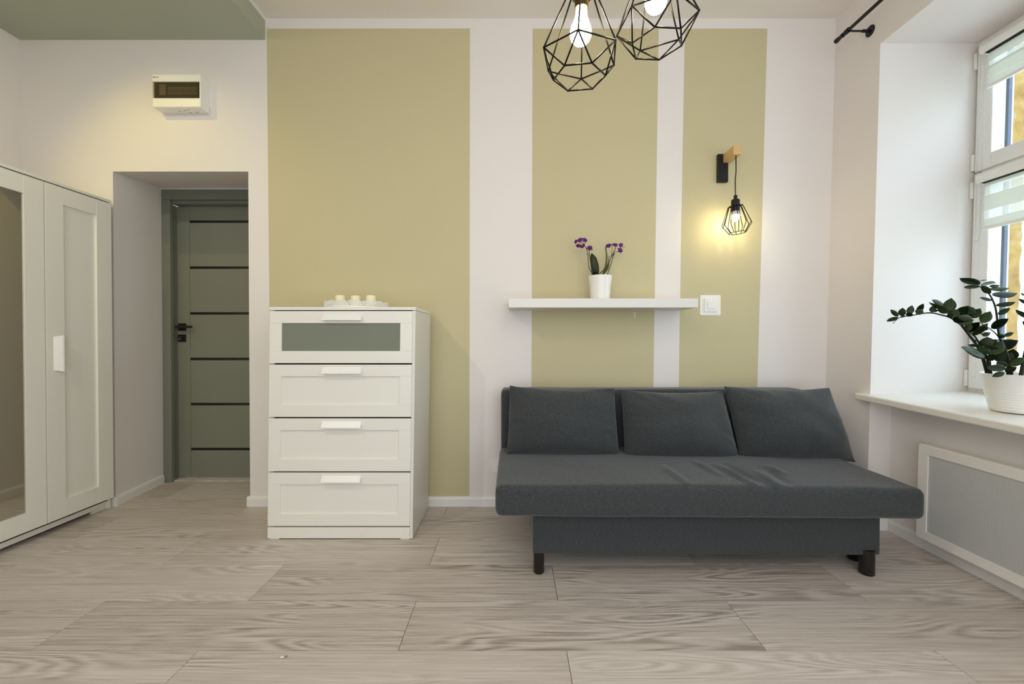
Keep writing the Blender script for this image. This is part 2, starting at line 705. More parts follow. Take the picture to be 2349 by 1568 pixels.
tag(obj('wall_left', bx(B(), XL - 0.12, XL, -3.6, 0.0, 0, ZS), M['wall']), kind='structure')

# window wall (right), sheared to fit its slanted edges in image coordinates
bm = B()
bx(bm, XR, 2.62, YW0, 0.25, -0.02, ZC + 0.05)
bx(bm, XR, 2.815, YW1, YW0, ZW, ZC + 0.05)
bx(bm, 2.125, 2.815, YW1, YW0, -0.02, 0.735)
bx(bm, XR, 2.815, -3.6, YW1, -0.02, ZC + 0.05)
wall_right = tag(obj('wall_right', shear_right(bm), M['wall']), kind='structure')
# crumbling outer plaster seen through the glass
bm = B()
nz = 90
vs = []
for i in range(nz + 1):
    z = -0.2 + 3.6 * i / nz
    jag = 0.010 * noise.noise(Vector((0.3, 1.7, z * 14))) + 0.006 * noise.noise(Vector((5.3, 1.7, z * 45)))
    row = []
    for (xx, yy) in ((2.62, YW0 + 0.004), (2.742, YW0), (2.818 + jag, YW0 - 0.001), (2.822 + jag, YW0 + 0.3), (2.62, YW0 + 0.3)):
        row.append(bm.verts.new((xx, yy, z)))
    vs.append(row)
for a, b2 in zip(vs, vs[1:]):
    for j in range(5):
        l = (j + 1) % 5
        bm.faces.new((a[j], a[l], b2[l], b2[j]))
bm.faces.new(vs[0]); bm.faces.new(vs[-1][::-1])
obj('outer_plaster', shear_right(bm), M['plaster'], wall_right)

# wall behind the camera, with a wide window added for soft fill light
bm = B()
bx(bm, XL - 0.1, -1.35, YB - 0.12, YB, 0, ZC)
bx(bm, 2.05, 2.5, YB - 0.12, YB, 0, ZC)
bx(bm, -1.35, 2.05, YB - 0.12, YB, 0, 0.12)
bx(bm, -1.35, 2.05, YB - 0.12, YB, 2.82, ZC)
wall_rear = tag(obj('wall_rear', bm, M['wall']), kind='structure')
w2 = thing('fill_window', None, None, (0.35, YB, 0.12), kind='structure')
bm = B()
for (a, b2) in ((-1.35, -1.29), (0.32, 0.38), (1.99, 2.05)):
    bx(bm, a, b2, YB - 0.09, YB - 0.03, 0.12, 2.82)
bx(bm, -1.35, 2.05, YB - 0.09, YB - 0.03, 0.12, 0.18)
bx(bm, -1.35, 2.05, YB - 0.09, YB - 0.03, 2.76, 2.82)
obj('frame', bm, M['pvc'], w2)
for (a, b2) in ((-1.29, 0.32), (0.38, 1.99)):
    obj('pane', bx(B(), a, b2, YB - 0.062, YB - 0.058, 0.18, 2.76), M['warm_glass'], w2)

# baseboards
BH, BT = 0.062, 0.014


def baseboard(bm, x0, y0, x1, y1, nx, ny):
    """board along (x0,y0)-(x1,y1) standing BT proud in direction (nx, ny)"""
    a, b2, n = Vector((x0, y0, 0)), Vector((x1, y1, 0)), Vector((nx, ny, 0))
    prof = [(0, 0), (BT, 0), (BT, BH - 0.016), (BT * 0.72, BH - 0.004), (BT * 0.3, BH), (0, BH)]
    va = [a + n * r + Vector((0, 0, z)) for r, z in prof]
    vb = [b2 + n * r + Vector((0, 0, z)) for r, z in prof]
    m = len(prof)
    return poly(bm, va + vb, [tuple(range(m)), tuple(range(2 * m - 1, m - 1, -1))] + [(i, (i + 1) % m, m + (i + 1) % m, m + i) for i in range(m)])


bm = B()
baseboard(bm, XL, 0, DX0 + BT, 0, 0, -1)
baseboard(bm, DX1 - BT, 0, XR, 0, 0, -1)
tag(obj('baseboard_back', bm, M['trim']), kind='structure')
bm = B()
nn = Vector((DIN, 0.055)).normalized()
baseboard(bm, DX0, 0, -2.582, DIN - 0.02, nn.x, nn.y)
baseboard(bm, DX1, 0, DX1 + 0.028, DIN - 0.02, -1, 0)
tag(obj('baseboard_doorway', bm, M['trim']), kind='structure')
bm = B()
ox = -SHEAR_RIGHT * H
baseboard(bm, XR + ox, 0, XR + ox, YW0, -1, 0)
baseboard(bm, XR + ox - BT, YW0, 2.125 + ox, YW0, 0, -1)
baseboard(bm, 2.125 + ox, YW0, 2.125 + ox, YW1, -1, 0)
baseboard(bm, XR + ox, YW1, XR + ox, -3.5, -1, 0)
tag(obj('baseboard_right', bm, M['trim']), kind='structure')
bm = baseboard(B(), XL, 0, XL, -3.5, 1, 0)
tag(obj('baseboard_left', bm, M['trim']), kind='structure')

# ------------------------------------------------------------------ interior door in the deep doorway
DF = D + DIN                                # depth of the frame's face
door = thing('door_1', 'sage grey interior door with black inlay strips in deep doorway', None, (-2.1, DIN, 0), kind='structure')
fx0 = -2.583                                # outer edge of the casing
lx0 = P(398, 775, DF + 0.07).x              # leaf edge
ztop = 2.165
bm = B()
bx(bm, fx0, fx0 + 0.062, DIN - 0.012, DIN + 0.02, 0, ztop - 0.0755, 0.003)
bx(bm, fx0, DX1 + 0.04, DIN - 0.012, DIN + 0.02, ztop - 0.075, ztop, 0.003)
obj('casing', bm, M['door_frame'], door)
bm = B()
bx(bm, fx0 + 0.05, lx0 - 0.003, DIN + 0.015, DIN + 0.13, 0, ztop - 0.1005, 0.002)
bx(bm, fx0 + 0.05, DX1 + 0.04, DIN + 0.015, DIN + 0.13, ztop - 0.10, ztop - 0.06, 0.002)
obj('jamb', bm, M['door_frame'], door)
LY = DIN + 0.07
zl0, zl1 = 0.012, ztop - 0.103
xs = P(436, 775, D + LY).x                  # stile / panel boundary
bm = bx(B(), lx0, xs - 0.001, LY, LY + 0.04, zl0, zl1, 0.002)
leaf = obj('door_leaf', bm, M['door'], door)
zs = [P(500, v, D + LY).z for v in (508, 613.5, 718.5, 823, 926.5, 1029.5)]
edges = [zl1] + zs + [zl0]
for i in range(7):
    z1 = edges[i] - (0.0095 if i else 0)
    z0 = edges[i + 1] + (0.0095 if i < 6 else 0)
    obj('door_panel', bx(B(), xs + 0.0008, DX1 + 0.05, LY + 0.001, LY + 0.04, z0, z1, 0.0015), M['door'], leaf)
for z in zs:
    tag(obj('inlay', bx(B(), xs + 0.001, DX1 + 0.05, LY + 0.003, LY + 0.03, z - 0.0094, z + 0.0094), M['inlay'], leaf), 'black inlay strip')
# lever handle and lock
c = P(416.5, 749.5, D + LY - 0.01)
bm = bx(B(), c.x - 0.027, c.x + 0.029, LY - 0.010, LY + 0.001, c.z - 0.027, c.z + 0.027, 0.002)
hd = obj('handle_rosette', bm, M['brown_black'], door)
bm = B()
bx(bm, c.x - 0.009, c.x + 0.009, LY - 0.055, LY - 0.008, c.z - 0.009, c.z + 0.009, 0.002)
bx(bm, P(402, 749, D + LY - 0.055).x, P(439, 749, D + LY - 0.055).x, LY - 0.058, LY - 0.045, c.z - 0.009, c.z + 0.009, 0.002)
obj('lever', bm, M['brown_black'], hd)
c = P(416, 775, D + LY - 0.01)
lk = obj('lock_rosette', bx(B(), c.x - 0.027, c.x + 0.029, LY - 0.010, LY + 0.001, c.z - 0.027, c.z + 0.027, 0.002), M['brown_black'], door)
bm = B()
rotate(lathe(bm, [(0, 0), (0.0075, 0), (0.0085, 0.001), (0.0085, 0.018), (0, 0.018)], (0, 0, 0), 20), Matrix.Rotation(math.pi / 2, 4, 'X'))
bx(bm, -0.005, 0.005, -0.018, 0, -0.022, -0.004, 0.001)
bmesh.ops.translate(bm, verts=bm.verts, vec=(c.x - 0.014, LY - 0.002, c.z + 0.006))
obj('lock_cylinder', bm, M['chrome'], lk)
obj('threshold', bx(B(), fx0 + 0.02, DX1 + 0.03, DIN + 0.01, DIN + 0.11, 0, 0.008, 0.002), M['plank'], door)

# ------------------------------------------------------------------ window in the right wall
win = thing('window_1', 'tall white window with two sashes in the deep right-hand recess', None, (2.56, -1.0, 0.77), kind='structure')
FX = 2.545                                   # room-side face of the fixed frame
ZM = 1.975                                   # line between the sashes


def frame_ring(bm, x0, x1, y0, y1, z0, z1, w, bev=0.003):
    bx(bm, x0, x1, y0 - w, y0, z0, z1, bev)
    bx(bm, x0, x1, y1, y1 + w, z0, z1, bev)
    bx(bm, x0, x1, y1 + w, y0 - w, z0, z0 + w, bev)
    bx(bm, x0, x1, y1 + w, y0 - w, z1 - w, z1, bev)
    return bm


bm = frame_ring(B(), FX, FX + 0.07, YW0, YW1, 0.765, ZW, 0.045)
bx(bm, FX, FX + 0.07, YW1, YW0, ZM - 0.025, ZM + 0.025, 0.003)
obj('frame', shear_right(bm), M['pvc'], win)
for (z0, z1) in ((0.795, ZM - 0.006), (ZM + 0.006, ZW - 0.022)):
    ya, yb = YW0 - 0.018, YW1 + 0.018
    sash = obj('sash', shear_right(frame_ring(B(), FX - 0.018, FX + 0.045, ya, yb, z0, z1, 0.078, 0.004)), M['pvc'], win)
    obj('pane', shear_right(bx(B(), FX + 0.012, FX + 0.016, yb + 0.07, ya - 0.07, z0 + 0.07, z1 - 0.07)), M['glass'], sash)
    obj('hinge', shear_right(bx(B(), FX - 0.026, FX + 0.002, ya + 0.002, ya + 0.016, z0 + 0.01, z0 + 0.10, 0.003)), M['plastic'], sash)
    obj('hinge', shear_right(bx(B(), FX - 0.026, FX + 0.002, ya + 0.002, ya + 0.016, z1 - 0.13, z1 - 0.04, 0.003)), M['plastic'], sash)
# outer reveal seen obliquely through the glass: white strip and a blue-grey sealing profile
obj('outer_profile', shear_right(bx(B(), 2.622, 2.695, YW0 - 0.012, YW0 + 0.003, 0.7, 2.75)), M['pvc'], win)
obj('dark_gasket', shear_right(bx(B(), 2.696, 2.712, YW0 - 0.012, YW0 + 0.003, 0.7, 2.75)), M['dark_seal'], win)
obj('blue_gasket', shear_right(bx(B(), 2.712, 2.733, YW0 - 0.010, YW0 + 0.003, 0.7, 2.75)), M['seal'], win)
obj('outer_edge', shear_right(bx(B(), 2.733, 2.744, YW0 - 0.008, YW0 + 0.003, 0.7, 2.75)), M['pvc'], win)


# sill board: slopes a little towards the room and the camera
def sill_z(x, y):
    return 0.757 + 0.035 * (x - 1.96) - 0.030 * (2.388 - (y + D))


bm = B()
sx0, sx1, sy0, sy1, st = 1.955, 2.57, YW0 + 0.055, YW1 - 0.05, 0.036
top, bot = [], []
outline = [(sx0, sy0), (XR - 0.004, sy0), (XR - 0.004, YW0), (sx1, YW0), (sx1, YW1), (XR - 0.004, YW1), (XR - 0.004, sy1), (sx0, sy1)]
n = len(outline)
pts = [(x, y, sill_z(x, y)) for x, y in outline] + [(x, y, sill_z(x, y) - st) for x, y in outline]
poly(bm, pts, [tuple(range(n)), tuple(range(2 * n - 1, n - 1, -1))] + [(i, (i + 1) % n, n + (i + 1) % n, n + i) for i in range(n)])
bmesh.ops.bevel(bm, geom=[e for e in bm.edges if all(abs(v.co.x - sx0) < 1e-4 for v in e.verts)], offset=0.008, segments=4, affect='EDGES', profile=0.5)
M['sill'] = mat('white_sill_laminate', rgb(232, 228, 220), 0.3)
tag(obj('window_sill', bm, M['sill'], smooth=False), kind='structure')

# ------------------------------------------------------------------ day-and-night roller blinds on the sashes
M['beads'] = mat('grey_white_beads', rgb(206, 204, 197), 0.4)
M['blind_case'] = mat('blind_cassette_white', rgb(234, 233, 226), 0.35)


def roller_blind(label, ztop, zbot, bands, chain_z, cy):
    r = thing('roller_blind', label, 'blind', (2.49, -1.0, ztop), 'roller blinds on the window sashes')
    x = 2.492
    ye, yw = cy, YW1 + 0.10
    prof = [(x - 0.020, ztop - 0.050), (x - 0.027, ztop - 0.040), (x - 0.030, ztop - 0.026), (x - 0.026, ztop - 0.011), (x - 0.014, ztop - 0.002), (x, ztop), (x + 0.034, ztop), (x + 0.034, ztop - 0.050)]
    cs = obj('cassette', shear_right(prism(B(), prof, 'y', yw, ye - 0.006)), M['blind_case'], r, smooth=True, autosmooth=0.5)
    prof2 = [(px + (0.002 if px > x else -0.002), pz + (0.002 if pz > ztop - 0.02 else -0.002)) for px, pz in prof]
    obj('end_cap', shear_right(prism(B(), prof2, 'y', ye - 0.006, ye + 0.004)), M['blind_case'], cs)
    obj('shadow_strip', shear_right(bx(B(), x - 0.014, x + 0.03, yw + 0.01, ye - 0.008, ztop - 0.0535, ztop - 0.0495)), M['gap'], cs)  # dark strip standing in for the shade below the cassette
    yl = ye - 0.008
    for (za, zb, kind, dx) in bands:
        bm = shear_right(bx(B(), x + 0.006 + dx, x + 0.0068 + dx, yw + 0.02, yl, zb, za))
        obj('fabric_band', bm, M['blind' if kind else 'sheer'], r)
    obj('bottom_bar', shear_right(bx(B(), x + 0.001, x + 0.013, yw + 0.018, yl + 0.003, zbot - 0.012, zbot + 0.006, 0.003)), M['blind_case'], r)
    # bead chain: two hanging strands joined at the bottom
    bm = B()
    pts = []
    ya, yb = ye + 0.006, ye - 0.016
    zt = ztop - 0.03
    nn = int((zt - chain_z) / 0.0065)
    for i in range(nn):
        pts.append((x - 0.018, ya, zt - i * 0.0065))
        pts.append((x - 0.018, yb - 0.000, zt - i * 0.0065))
    for i in range(1, 8):
        t = math.pi * i / 8
        pts.append((x - 0.018, (ya + yb) / 2 + (ya - yb) / 2 * math.cos(t), chain_z - 0.011 * math.sin(t)))
    for p in pts:
        q = Vector(p)
        s = 0.0031
        vs = [q + Vector(o) * s for o in ((1, 0, 0), (-1, 0, 0), (0, 1, 0), (0, -1, 0), (0, 0, 1), (0, 0, -1))]
        poly(bm, vs, [(0, 2, 4), (2, 1, 4), (1, 3, 4), (3, 0, 4), (2, 0, 5), (1, 2, 5), (3, 1, 5), (0, 3, 5)])
    obj('bead_chain', shear_right(bm), M['beads'], r)


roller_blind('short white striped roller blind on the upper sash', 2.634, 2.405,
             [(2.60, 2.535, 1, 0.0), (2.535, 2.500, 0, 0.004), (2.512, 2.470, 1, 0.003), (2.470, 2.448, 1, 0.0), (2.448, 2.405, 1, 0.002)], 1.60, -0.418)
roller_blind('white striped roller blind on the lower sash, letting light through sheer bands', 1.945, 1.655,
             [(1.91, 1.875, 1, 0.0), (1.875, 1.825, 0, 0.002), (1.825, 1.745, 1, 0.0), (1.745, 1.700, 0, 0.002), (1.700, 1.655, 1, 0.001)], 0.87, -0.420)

# ------------------------------------------------------------------ house across the street
hs = thing('neighbouring_building', 'pale cream building across the street behind the window', 'building', (8.5, -1.0, -4.0))
obj('facade', bx(B(), 7.6, 10, -14, 16, -5, 2.72), M['facade'], hs)
obj('cornice', bx(B(), 7.4, 10, -14, 16, 2.72, 2.86), M['facade_white'], hs)
obj('cornice', bx(B(), 7.5, 10, -14, 16, 2.42, 2.52), M['facade_white'], hs)

# ------------------------------------------------------------------ chest of drawers
DC = 2.215                                   # depth of its front
k = DC / F_PX
CW, CH, CD = 0.772, 1.234, 0.41
cx0 = P(616.0, 970, DC).x
cx1 = cx0 + CW
cy = DC - D
SHEAR_CHEST = 0.0155                                # sideways shear of the chest, fitted to its edges in image pixels


def shear_chest(bm):
    for v in bm.verts:
        v.co.x += SHEAR_CHEST * (v.co.z - 0.62)
    return bm


chest = thing('chest_of_drawers', 'tall white chest of four drawers, the top one with frosted glass', 'chest of drawers', ((cx0 + cx1) / 2, cy + CD / 2, 0))
bm = B()
bx(bm, cx0, cx0 + 0.016, cy + 0.02, cy + CD, 0.004, CH - 0.018, 0.0008, 1)
bx(bm, cx1 - 0.016, cx1, cy + 0.001, cy + CD, 0.004, CH - 0.018, 0.0008, 1)
bx(bm, cx0 + 0.016, cx1 - 0.016, cy + CD - 0.01, cy + CD - 0.004, 0.05, CH - 0.02)
obj('carcass', shear_chest(bm), M['lacquer2'], chest)
obj('top_panel', shear_chest(bx(B(), cx0, cx1, cy - 0.002, cy + CD, CH - 0.016, CH, 0.001, 1)), M['lacquer'], chest)
obj('shadow_gap', shear_chest(bx(B(), cx0 + 0.017, cx1 - 0.017, cy + 0.030, cy + 0.034, 0.06, CH - 0.017)), M['gap'], chest)
zc = lambda v: P(780, v, DC).z
fy0, fy1 = cy, cy + 0.018
fx_0, fx_1 = cx0, cx1 - 0.0165
obj('plinth', shear_chest(bx(B(), fx_0, fx_1, fy0, fy1, 0.006, zc(1209.5), 0.001, 1)), M['lacquer'], chest)
for xx in (fx_0 + 0.01, fx_1 - 0.05):
    obj('glide', shear_chest(bx(B(), xx, xx + 0.05, fy0 + 0.004, fy0 + 0.05, 0, 0.007)), M['plastic'], chest)
for i, (va, vb) in enumerate(((713, 832.5), (836, 956), (959.5, 1080.5), (1084, 1206))):
    z1, z0 = zc(va), zc(vb)
    sw = 0.064
    if i == 0: ra, rb = 0.064, 0.064
    else: ra, rb = 0.062, 0.064
    fr = shear_chest(bx(B(), fx_0, fx_1, fy0, fy1, z1 - ra, z1, 0.0008, 1))
    drawer = obj('drawer', fr, M['lacquer'], chest)
    obj('rail', shear_chest(bx(B(), fx_0, fx_1, fy0, fy1, z0, z0 + rb, 0.0008, 1)), M['lacquer'], drawer)
    for (a, b2) in ((fx_0, fx_0 + sw), (fx_1 - sw, fx_1)):
        obj('stile', shear_chest(bx(B(), a, b2, fy0 + 0.0004, fy1, z0 + rb + 0.0002, z1 - ra - 0.0002, 0.0008, 1)), M['lacquer'], drawer)
    if i == 0:
        tag(obj('glass_panel', shear_chest(bx(B(), fx_0 + sw, fx_1 - sw, fy0 + 0.006, fy0 + 0.010, z0 + rb, z1 - ra)), M['frost'], drawer), 'frosted grey-green glass panel')
    else:
        obj('panel', shear_chest(bx(B(), fx_0 + sw, fx_1 - sw, fy0 + 0.0095, fy0 + 0.014, z0 + rb, z1 - ra)), M['lacquer'], drawer)
    # slanted pull with mitred ends
    hx = P(784 - i * 1.4, 0, DC).x - SHEAR_CHEST * ((z0 + z1) / 2 - 0.62) - 0.002
    hz = zc((720, 842, 966, 1090)[i])
    wA, wB = 0.103, 0.104
    pr = [(-wA, fy0, hz), (wA, fy0, hz), (wA, fy0 - 0.004, hz), (-wA, fy0 - 0.004, hz),
          (-wB, fy0 - 0.022, hz - 0.027), (wB, fy0 - 0.022, hz - 0.027), (wB, fy0 - 0.023, hz - 0.033), (-wB, fy0 - 0.023, hz - 0.033),
          (-wB, fy0 - 0.015, hz - 0.034), (wB, fy0 - 0.015, hz - 0.034), (-wA, fy0, hz - 0.012), (wA, fy0, hz - 0.012)]
    pr = [(p[0] + hx, p[1], p[2]) for p in pr]
    bm = poly(B(), pr, [(0, 1, 2, 3), (3, 2, 5, 4), (4, 5, 6, 7), (7, 6, 9, 8), (8, 9, 11, 10), (10, 11, 1, 0), (0, 3, 4, 7, 8, 10), (1, 11, 9, 6, 5, 2)])
    obj('handle', shear_chest(bm), M['plastic'], drawer)

# ------------------------------------------------------------------ candle tray with candles on the chest
tc = P(819, 703, 2.43)
TCX, TCY, TCZ = tc.x, tc.y, CH
tr = thing('candle_tray', 'round white metal tray with lacy openwork rim on the chest', 'tray', (TCX, TCY, TCZ))
TR = 0.172
obj('tray_base', lathe(B(), [(0, 0), (TR, 0), (TR + 0.002, 0.002), (TR + 0.002, 0.012), (TR, 0.013), (TR - 0.002, 0.012), (TR - 0.002, 0.003), (0, 0.003)], (TCX, TCY, TCZ), 64), M['plastic'], tr, smooth=True, autosmooth=0.6)
bm = B()
rnd = random.Random(3)


def rim_loop(ang, z, rr, ww=0.0017, petals=0):
    pts = []
    for j in range(10 if not petals else 20):
        t = 2 * math.pi * j / (10 if not petals else 20)
        q = rr * (1 + (0.28 * math.cos(petals * t) if petals else 0))
        a = ang + q * math.cos(t) / TR
        pts.append((TCX + (TR + 0.001) * math.cos(a), TCY + (TR + 0.001) * math.sin(a), z + q * math.sin(t)))
    tube(bm, pts, ww, 5, closed=True)


NF = 46
for i in range(NF):
    a = 2 * math.pi * i / NF
    hz = TCZ + 0.029 + 0.004 * math.sin(i * 2.1)
    rim_loop(a, hz, 0.0095, 0.0019, 5)
    rim_loop(a, hz, 0.0035, 0.0017)
    rim_loop(a + math.pi / NF, TCZ + 0.020 + 0.003 * math.cos(i * 1.7), 0.0062, 0.0018)
    rim_loop(a + math.pi / NF, TCZ + 0.035 + 0.003 * math.sin(i * 1.1), 0.0050, 0.0018)
    rim_loop(a, TCZ + 0.0155, 0.0045, 0.0017)
obj('lace_rim', bm, M['plastic'], tr, smooth=True)
for (u, lab, zt) in ((780.5, 'cream pillar candle, the one nearest the doorway on the lacy tray', 0.0), (816, 'cream pillar candle in the middle of the lacy tray', -0.002), (850.5, 'cream pillar candle with upright wick, rightmost on the lacy tray', 0.0)):
    c = P(u, 690, 2.43)
    base = TCZ + 0.003
    r = 0.0275
    top = P(u, 677.5, 2.43).z + zt
    th = thing('candle', lab, 'candle', (c.x, c.y, base), 'candles on the lacy tray')
    obj('wax', lathe(B(), [(0, base), (r, base), (r, top - 0.004), (r - 0.002, top - 0.001), (r - 0.007, top), (r - 0.012, top - 0.003), (0, top - 0.004)], (c.x, c.y, 0), 28), M['candle'], th, smooth=True, autosmooth=0.7)
    dx = 0.006 if u < 800 else (0.010 if u < 830 else 0.001)
    obj('wick', tube(B(), spline([(c.x, c.y, top - 0.004), (c.x + dx * 0.3, c.y, top + 0.004), (c.x + dx, c.y, top + (0.004 if u < 830 else 0.009))], 4), 0.0011, 6), M['candle'], th)

# ------------------------------------------------------------------ wardrobe on the left wall
WX = -2.512                                  # plane of its doors
wy1 = P(258, 1165, 2.633).y                  # end by the doorway
DW = 0.378
wy = [wy1 - DW * i for i in range(4)]
wtop = 1.932
ward = thing('wardrobe', 'white three-door wardrobe with a mirrored middle door', 'wardrobe', (WX - 0.25, (wy[0] + wy[3]) / 2, 0))
bm = B()
bx(bm, WX - 0.50, WX - 0.02, wy1 - 0.016, wy1, 0.0, wtop - 0.016, 0.001, 1)
bx(bm, WX - 0.50, WX - 0.02, wy[3], wy[3] + 0.016, 0.0, wtop - 0.016, 0.001, 1)
bx(bm, WX - 0.50, WX - 0.49, wy[3], wy1, 0.05, wtop - 0.016)
bx(bm, WX - 0.50, WX - 0.03, wy[3] + 0.016, wy1 - 0.016, 0.05, 0.066)
obj('carcass', bm, M['lacquer2'], ward)
obj('top_panel', bx(B(), WX - 0.50, WX, wy[3], wy1, wtop - 0.016, wtop, 0.001, 1), M['lacquer'], ward)
obj('plinth', bx(B(), WX - 0.045, WX - 0.030, wy[3] + 0.016, wy1 - 0.016, 0.022, 0.066), M['lacquer2'], ward)
bm = bx(B(), WX - 0.055, WX - 0.040, wy1 - 0.10, wy1 - 0.016, 0.0, 0.066)
obj('foot', bm, M['lacquer2'], ward)
obj('shadow_gap', bx(B(), WX - 0.030, WX - 0.026, wy[3] + 0.017, wy1 - 0.017, 0.07, wtop - 0.017), M['gap'], ward)
dz0, dz1 = 0.067, wtop - 0.0225
for i in range(3):
    ya, yb = wy[i] - 0.002, wy[i + 1] + 0.002
    sw, rw = 0.094, 0.095
    x0, x1 = WX - 0.018, WX
    dr = obj('door', bx(B(), x0, x1, ya - sw, ya, dz0, dz1, 0.0008, 1), M['lacquer'], ward)
    obj('stile', bx(B(), x0, x1, yb, yb + sw, dz0, dz1, 0.0008, 1), M['lacquer'], dr)
    obj('rail', bx(B(), x0, x1 - 0.0004, yb + sw + 0.0002, ya - sw - 0.0002, dz1 - rw, dz1, 0.0008, 1), M['lacquer'], dr)
    obj('rail', bx(B(), x0, x1 - 0.0004, yb + sw + 0.0002, ya - sw - 0.0002, dz0, dz0 + rw + 0.005, 0.0008, 1), M['lacquer'], dr)
    if i == 1:
        tag(obj('mirror', bx(B(), x1 - 0.010, x1 - 0.006, yb + sw, ya - sw, dz0 + rw + 0.005, dz1 - rw), M['mirror'], dr), 'tall mirror panel')
    else:
        obj('panel', bx(B(), x1 - 0.016, x1 - 0.011, yb + sw, ya - sw, dz0 + rw + 0.005, dz1 - rw), M['lacquer'], dr)
    if i != 1:
        hy = (yb + 0.045) if i == 0 else (ya - 0.045)
        s = 1 if i == 0 else -1
        h0, h1 = 0.885, 1.085
        pr = [(x1, hy - s * 0.010, h0 + 0.008), (x1, hy - s * 0.010, h1 - 0.008), (x1 + 0.022, hy + s * 0.018, h0), (x1 + 0.022, hy + s * 0.018, h1),
              (x1 + 0.024, hy + s * 0.024, h0), (x1 + 0.024, hy + s * 0.024, h1), (x1 + 0.014, hy + s * 0.022, h0), (x1 + 0.014, hy + s * 0.022, h1), (x1, hy + s * 0.004, h0 + 0.008), (x1, hy + s * 0.004, h1 - 0.008)]
        obj('handle', poly(B(), pr, [(0, 1, 3, 2), (2, 3, 5, 4), (4, 5, 7, 6), (6, 7, 9, 8), (8, 9, 1, 0), (0, 2, 4, 6, 8), (1, 9, 7, 5, 3)]), M['plastic'], dr)

# ------------------------------------------------------------------ fuse box
fb0, fb1 = P(348.5, 170, 2.582), P(460, 245.5, 2.582)
fyb = 2.582 - D
fuse = thing('fuse_box', 'white wall-mounted fuse box with smoked cover above the doorway', 'fuse box', ((fb0.x + fb1.x) / 2, 0, fb1.z))
vz1, vz0 = P(400, 187, 2.582).z, P(400, 224, 2.582).z
vx0, vx1 = fb0.x + 0.003, fb1.x - 0.006
bm = B()
bx(bm, fb0.x, fb1.x, fyb, 0, vz1, fb0.z, 0.004)
bx(bm, fb0.x, fb1.x, fyb, 0, fb1.z, vz0, 0.006)
bx(bm, fb0.x + 0.0002, fb1.x - 0.0002, fyb + 0.032, 0, vz0 - 0.01, vz1 + 0.01)
bx(bm, fb1.x - 0.006, fb1.x - 0.0004, fyb + 0.001, fyb + 0.04, vz0 - 0.01, vz1 + 0.01)
obj('housing', bm, M['plastic'], fuse)
obj('inner_tray', bx(B(), vx0, vx1, fyb + 0.012, fyb + 0.033, vz0, vz1), mat('dark_tray', rgb(88, 82, 73), 0.6), fuse)
for i in range(11):
    xx = vx0 + 0.085 + i * 0.0165
    bm = bx(B(), xx, xx + 0.0155, fyb + 0.009, fyb + 0.016, vz0 + 0.025, vz1 - 0.025, 0.001, 1)
    bx(bm, xx + 0.004, xx + 0.0115, fyb + 0.006, fyb + 0.012, (vz0 + vz1) / 2 - 0.012, (vz0 + vz1) / 2 + 0.004, 0.001, 1)
    obj('breaker', bm, M['breaker'], fuse)
obj('label_card', bx(B(), vx0 + 0.035, vx0 + 0.074, fyb + 0.008, fyb + 0.013, vz0 + 0.02, vz1 - 0.012), mat('grey_card', rgb(150, 142, 132), 0.6), fuse)
M['smoked'] = glass('smoked_clear_cover', (0.80, 0.76, 0.68, 1), 0.06)
obj('smoked_cover', bx(B(), vx0, vx1, fyb + 0.001, fyb + 0.004, vz0 + 0.001, vz1 - 0.001), M['smoked'], fuse)
bm = B()
for i, w in enumerate((3.4, 1.8, 2.0, 1.6, 2.2, 1.7, 2.4)):          # small dark maker's mark, too small to read
    x0 = fb0.x + 0.0085 + i * 0.0049
    bx(bm, x0, x0 + w * 0.0012, fyb - 0.0006, fyb + 0.002, fb0.z - 0.0215, fb0.z - 0.0165 + (0.002 if i in (0,) else 0))
obj('maker_mark', bm, M['gap'], fuse)
bm = B()
for (a, b2, yy) in ((0.55, 0.60, 0.5), (0.66, 0.70, 0.35), (0.60, 0.66, 0.8), (0.42, 0.47, 0.6), (0.74, 0.82, 0.75)):
    xx = fb0.x + (fb1.x - fb0.x) * a
    obj('knockout', bx(B(), xx, xx + (b2 - a) * 0.3, fyb * (1 - yy) - 0.003, fyb * (1 - yy), fb1.z - 0.0012, fb1.z + 0.003), M['breaker'], fuse)

# ------------------------------------------------------------------ floating shelf with orchid
DSH = 2.407
s0, s1 = P(1167, 684, DSH), P(1601.5, 705, DSH)
bm = bx(B(), s0.x, s1.x, DSH - D, 0, s1.z, s0.z, 0.001, 1)
shelf = obj('wall_shelf', bm, mat('shelf_white', rgb(224, 222, 217), 0.4), origin=((s0.x + s1.x) / 2, -0.13, s1.z))
tag(shelf, 'long white floating shelf on the beige striped wall above the sofa', 'shelf')
SHZ = s0.z

DO = 2.52


def OP(x, y, dd=0.0):
    """point of the orchid from the enlarged crop of the photograph"""
    return P(1300 + x / 9.8, 530 + y / 9.8, DO + dd)


oc = P(1376.5, 682, DO)
orch = thing('potted_orchid', 'purple flowering orchid in a white pot on the wall shelf', 'potted plant', (oc.x, oc.y, SHZ))
pk = DO / F_PX
rt, rb_ = 27.3 * pk, 21.7 * pk
ph = P(1376, 633, DO).z - SHZ
obj('pot', lathe(B(), [(0, 0), (rb_, 0), (rb_ + .001, .004), (rb_ + .002, ph * .2), (rb_ + .005, ph * .5), (rt - .004, ph * .8), (rt, ph - .002), (rt - .001, ph), (rt - .004, ph - .001), (rt - .007, ph * .8), (0, ph * .8)], (oc.x, oc.y, SHZ), 40), M['ceramic'], orch, smooth=True, autosmooth=0.9)
obj('soil', lathe(B(), [(0, ph * .86), (rt - .007, ph * .84), (0, ph * .80)], (oc.x, oc.y, SHZ), 24), M['soil'], orch, smooth=True)


